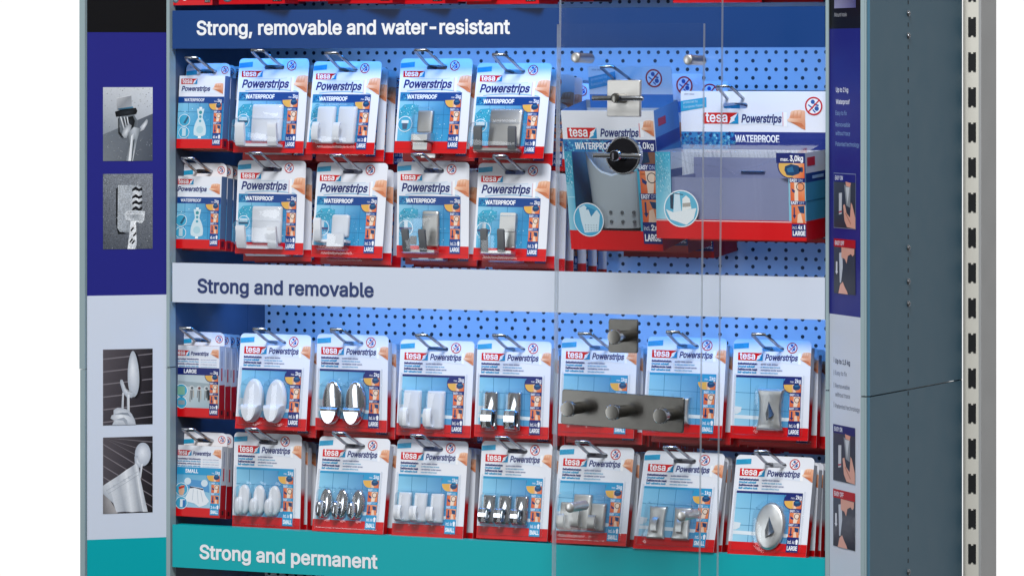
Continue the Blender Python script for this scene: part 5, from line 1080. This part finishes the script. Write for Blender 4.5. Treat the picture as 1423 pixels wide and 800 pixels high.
def steps(px0, px1, y0, y1, head, on, label):
    u0, v0 = uv(px0, y0); u1, _ = uv(px1, y0); v1 = uv(px0, y1)[1]; w, h = u1 - u0, v1 - v0; q = lambda pts: [(u0 + x * w, v0 + y * h) for x, y in pts]
    a = Art(0, HT * .001, -.0004); a.rect(u0 - .8, v0 - .8, u1 + .8, v1 + .8, '#8b97b8', 1) if head == bl else None
    a.rect(u0, v0, u1, v1, ['#4a4e5e', '#3c4050', '#2d303c', '#3a3e4a'], 2); a.rect(u0, v0, u1, v0 + h * .15, head, 2.6); a.text('EASY ON' if on else 'EASY OFF', u0 + w * .06, v0 + h * .115, h * .075, '#e6e9f4', 3.4, width=w * (.36 if on else .42), bold=.02)
    sk = ['#e0a99a', '#d99a8a', '#c98878', '#d69a8c']
    if on:
        a.poly(q([(.24, .36), (.38, .35), (.37, .74), (.24, .76)]), '#c8cbd2', 3); a.poly(q([(.24, .70), (.37, .68), (.37, .71), (.24, .73)]), '#b03a4a', 3.4)
        a.poly(q([(.48, .20), (.78, .22), (.76, .62), (.58, .58)]), '#8a8f96', 3); a.poly(q([(.55, .24), (.74, .24), (.64, .56)]), '#c9cdd2', 3.4); a.poly(q([(.55, .14), (.80, .16), (.76, .24), (.58, .22)]), '#e0a08c', 3.8)
        a.poly(q([(.44, .58), (.52, .56), (.60, .72), (.76, .80), (.80, .52), (.86, .56), (1, .80), (1, 1), (.62, .98), (.50, .86)]), '#dba391', 4); a.line(u0 + .55 * w, v0 + .72 * h, u0 + .80 * w, v0 + .92 * h, w * .03, '#b57766', 4.4)
    else:
        a.poly(q([(.36, .15), (.96, .16), (.95, .26), (.88, .30), (.80, .26), (.66, .30), (.60, .44), (.52, .36), (.36, .34)]), '#dba391', 4); a.poly(q([(.25, .26), (.40, .24), (.42, .52), (.34, .80), (.28, .80)]), '#c5cbd6', 3.4)
        a.poly(q([(.10, .42), (.17, .42), (.17, .60), (.20, .60), (.135, .66), (.07, .60), (.10, .60)]), '#d9dce4', 3.2); a.poly(q([(.30, .84), (.42, .78), (.50, .86), (.62, .95), (.66, 1), (.22, 1)]), '#e2ab9b', 4)
    o = a.build('photo_print', M['poster'], root); o['label'] = label
steps(1159.5, 1189.5, 241, 315.5, bl, True, 'photo of a hand pressing a strip, headed EASY ON in blue on blue'); steps(1159.5, 1189.5, 331, 406.5, '#b5121c', False, 'photo of a hand pulling a strip, headed EASY OFF, on the blue band')
steps(1158.5, 1189, 588.5, 666, '#232a6c', True, 'photo of a hand pressing a strip, headed EASY ON, on the pale band'); steps(1158.5, 1189, 678, 757, '#b5121c', False, 'photo of a hand pulling a strip, headed EASY OFF, on the pale band')
u0, v0 = uv(1160, -30); u1, v1 = uv(1190, 11); a = Art(0, HT * .001, -.0004); a.rect(u0, v0, u1, v1, ['#3a3a5a', '#2a2a40', '#55558a', '#9a9ac0'], 2); a.build('photo_print', M['poster'], root)

# ------------------------------------------------------------------ clear acrylic demonstration panel with its sample hooks
YA, YA2 = -.125, -.089
A0, A1 = at(774, 34, YA), at(977.5, 34, YA); ab = at(766.5, 800, YA); d_ = ray(766.5, 820); Abot = CAM + d_ * ((A0.x - CAM.x) / d_.x)
pl = -math.atan2(A0.y - Abot.y, A0.z - Abot.z); PH = (A0 - Abot).length
acr = tag(empty('acrylic_panel', Abot, (pl, 0, 0)), 'clear acrylic demonstration panel on steel spacers standing before the display bay', 'acrylic panel')
PT = .006; pw = A1.x - A0.x
def pane(x0, x1, y0, z1, z0=0.0):
    mb = MB(); mb.box(x0, x1, y0, y0 + PT, z0, z1); mb.m = [1, 1, 0, 1, 0, 1]; return mb.build('clear_pane', [M['acrylic'], M['acrylic_edge']], acr)
pane(0, pw, 0, PH)
B0, B1 = at(777, 34, YA2), at(1002.5, 34, YA2); pane(B0.x - A0.x, B1.x - A0.x, YA2 - YA, PH + .05)
rot = Matrix.Rotation(pl, 3, 'X'); nrm = rot @ Vector((0, -1, 0))
def on_pane(px, py): return on_plane(px, py, Abot, nrm)
def loc_pane(px, py): return rot.inverted() @ (on_pane(px, py) - Abot)
for (x, y) in ((803.5, 80.5), (959.5, 83.5), (795.5, 704), (950.5, 716)):
    p = loc_pane(x, y); mb = MB(); mb.cyl((p.x, YA2 - YA, p.z), (p.x, -.003, p.z), .0062, None, 18).cyl((p.x, -.002, p.z), (p.x, -.0095, p.z), .0066, None, 18, 0, .002); mb.build('spacer', M['satin'], acr, R(40))
def sample(name, px, py, label):
    o = empty(name, on_pane(px, py) + nrm * .0004, (pl, 0, 0)); return tag(o, label, 'sample hook', 'sample hooks fixed to the acrylic panel')
def sample_peg(parent, x, r0, r1, L=.0370, n=36):
    mb = MB(); ring = lambda r, y: [(x + r * math.cos(2 * math.pi * i / n), y, r * math.sin(2 * math.pi * i / n)) for i in range(n)]
    mb.loft([ring(r0, -.003), ring(r0, -L + .010), ring(r1, -L + .0095), ring(r1, -L + .0012)], 0, False, False)
    mb.loft([ring(r1, -L + .0012), ring(r1 - .0009, -L)], 1, False, False); mb.loft([ring(r1 - .0009, -L), ring(r1 - .0022, -L - .0001)], 2, False, True)  # rim highlight and darker cap face put in through the materials
    return mb.build('peg', [M['polish'], M['chrome'], M['dull']], parent, R(30))
# square plate with cross bar
s = sample('sample_hook', 868.5, 137, 'square brushed steel sample hook with a horizontal cross bar, highest on the acrylic')
mb = MB(); dome_plate(mb, rr(.046, .046, .0015, 3), 0, 0, .046, .046, 0, .0045, 0, .1); mb.build('mounting_plate', M['bright'], s, R(30))
mb = MB(); mb.cyl((0, -.004, 0), (0, -.030, 0), .0062, None, 20, 0, .0008); mb.build('stem', M['dull'], s, R(40))
mb = MB(); mb.cyl((-.0345, -.021, 0), (.0345, -.021, 0), .0032, None, 14, 0, .0008); mb.build('cross_bar', M['wire'], s, R(40))
# round chrome plate with cross bar, a dark reflection painted on its face
s = sample('sample_hook', 869.5, 216.5, 'round chrome sample hook with painted dark reflection and a shiny cross bar on the acrylic')
mb = MB(); mb.loft([lv(ell(.048, .048, 40), 0), lv(ell(.048, .048, 40), -.008), lv(ell(.0455, .0455, 40), -.0095)], 0); bd = mb.build('mounting_plate', M['chrome'], s, R(30))
mb = MB(); mb.loft([lv(ell(.0435, .0435, 40), -.0094), lv(ell(.043, .043, 40), -.0100)], 0); mb.build('mirror_face', M['dark_reflection'], bd, R(30))
mb = MB(); mb.cyl((0, -.009, 0), (0, -.034, 0), .0068, None, 20, 0, .0008); mb.m[-1] = 1; mb.build('stem', [M['chrome'], M['dark_reflection']], s, R(40))
mb = MB(); mb.cyl((-.0325, -.024, 0), (.0325, -.024, 0), .0033, None, 14, 0, .0008); mb.build('cross_bar', M['chrome'], s, R(40))
# square plate with one peg
s = sample('sample_hook', 867, 466.5, 'square dull steel sample hook with one thick peg, above the three-peg rail')
mb = MB(); dome_plate(mb, rr(.040, .042, .0025, 3), 0, 0, .040, .042, 0, .003, 0, .1); mb.build('mounting_plate', M['dull'], s, R(30))
sample_peg(s, .003, .0074, .0092)
# rail with three pegs
s = sample('sample_hook', 866, 570.5, 'long dull steel sample rail with three thick pegs across the acrylic'); s.rotation_euler = (pl, R(1.9), 0)
mb = MB(); dome_plate(mb, rr(.168, .044, .003, 3), 0, 0, .168, .044, 0, .003, 0, .1); mb.build('mounting_plate', M['dull'], s, R(30))
for x in (-.0600, .0015, .0665):
    sample_peg(s, x, .0076, .0096)
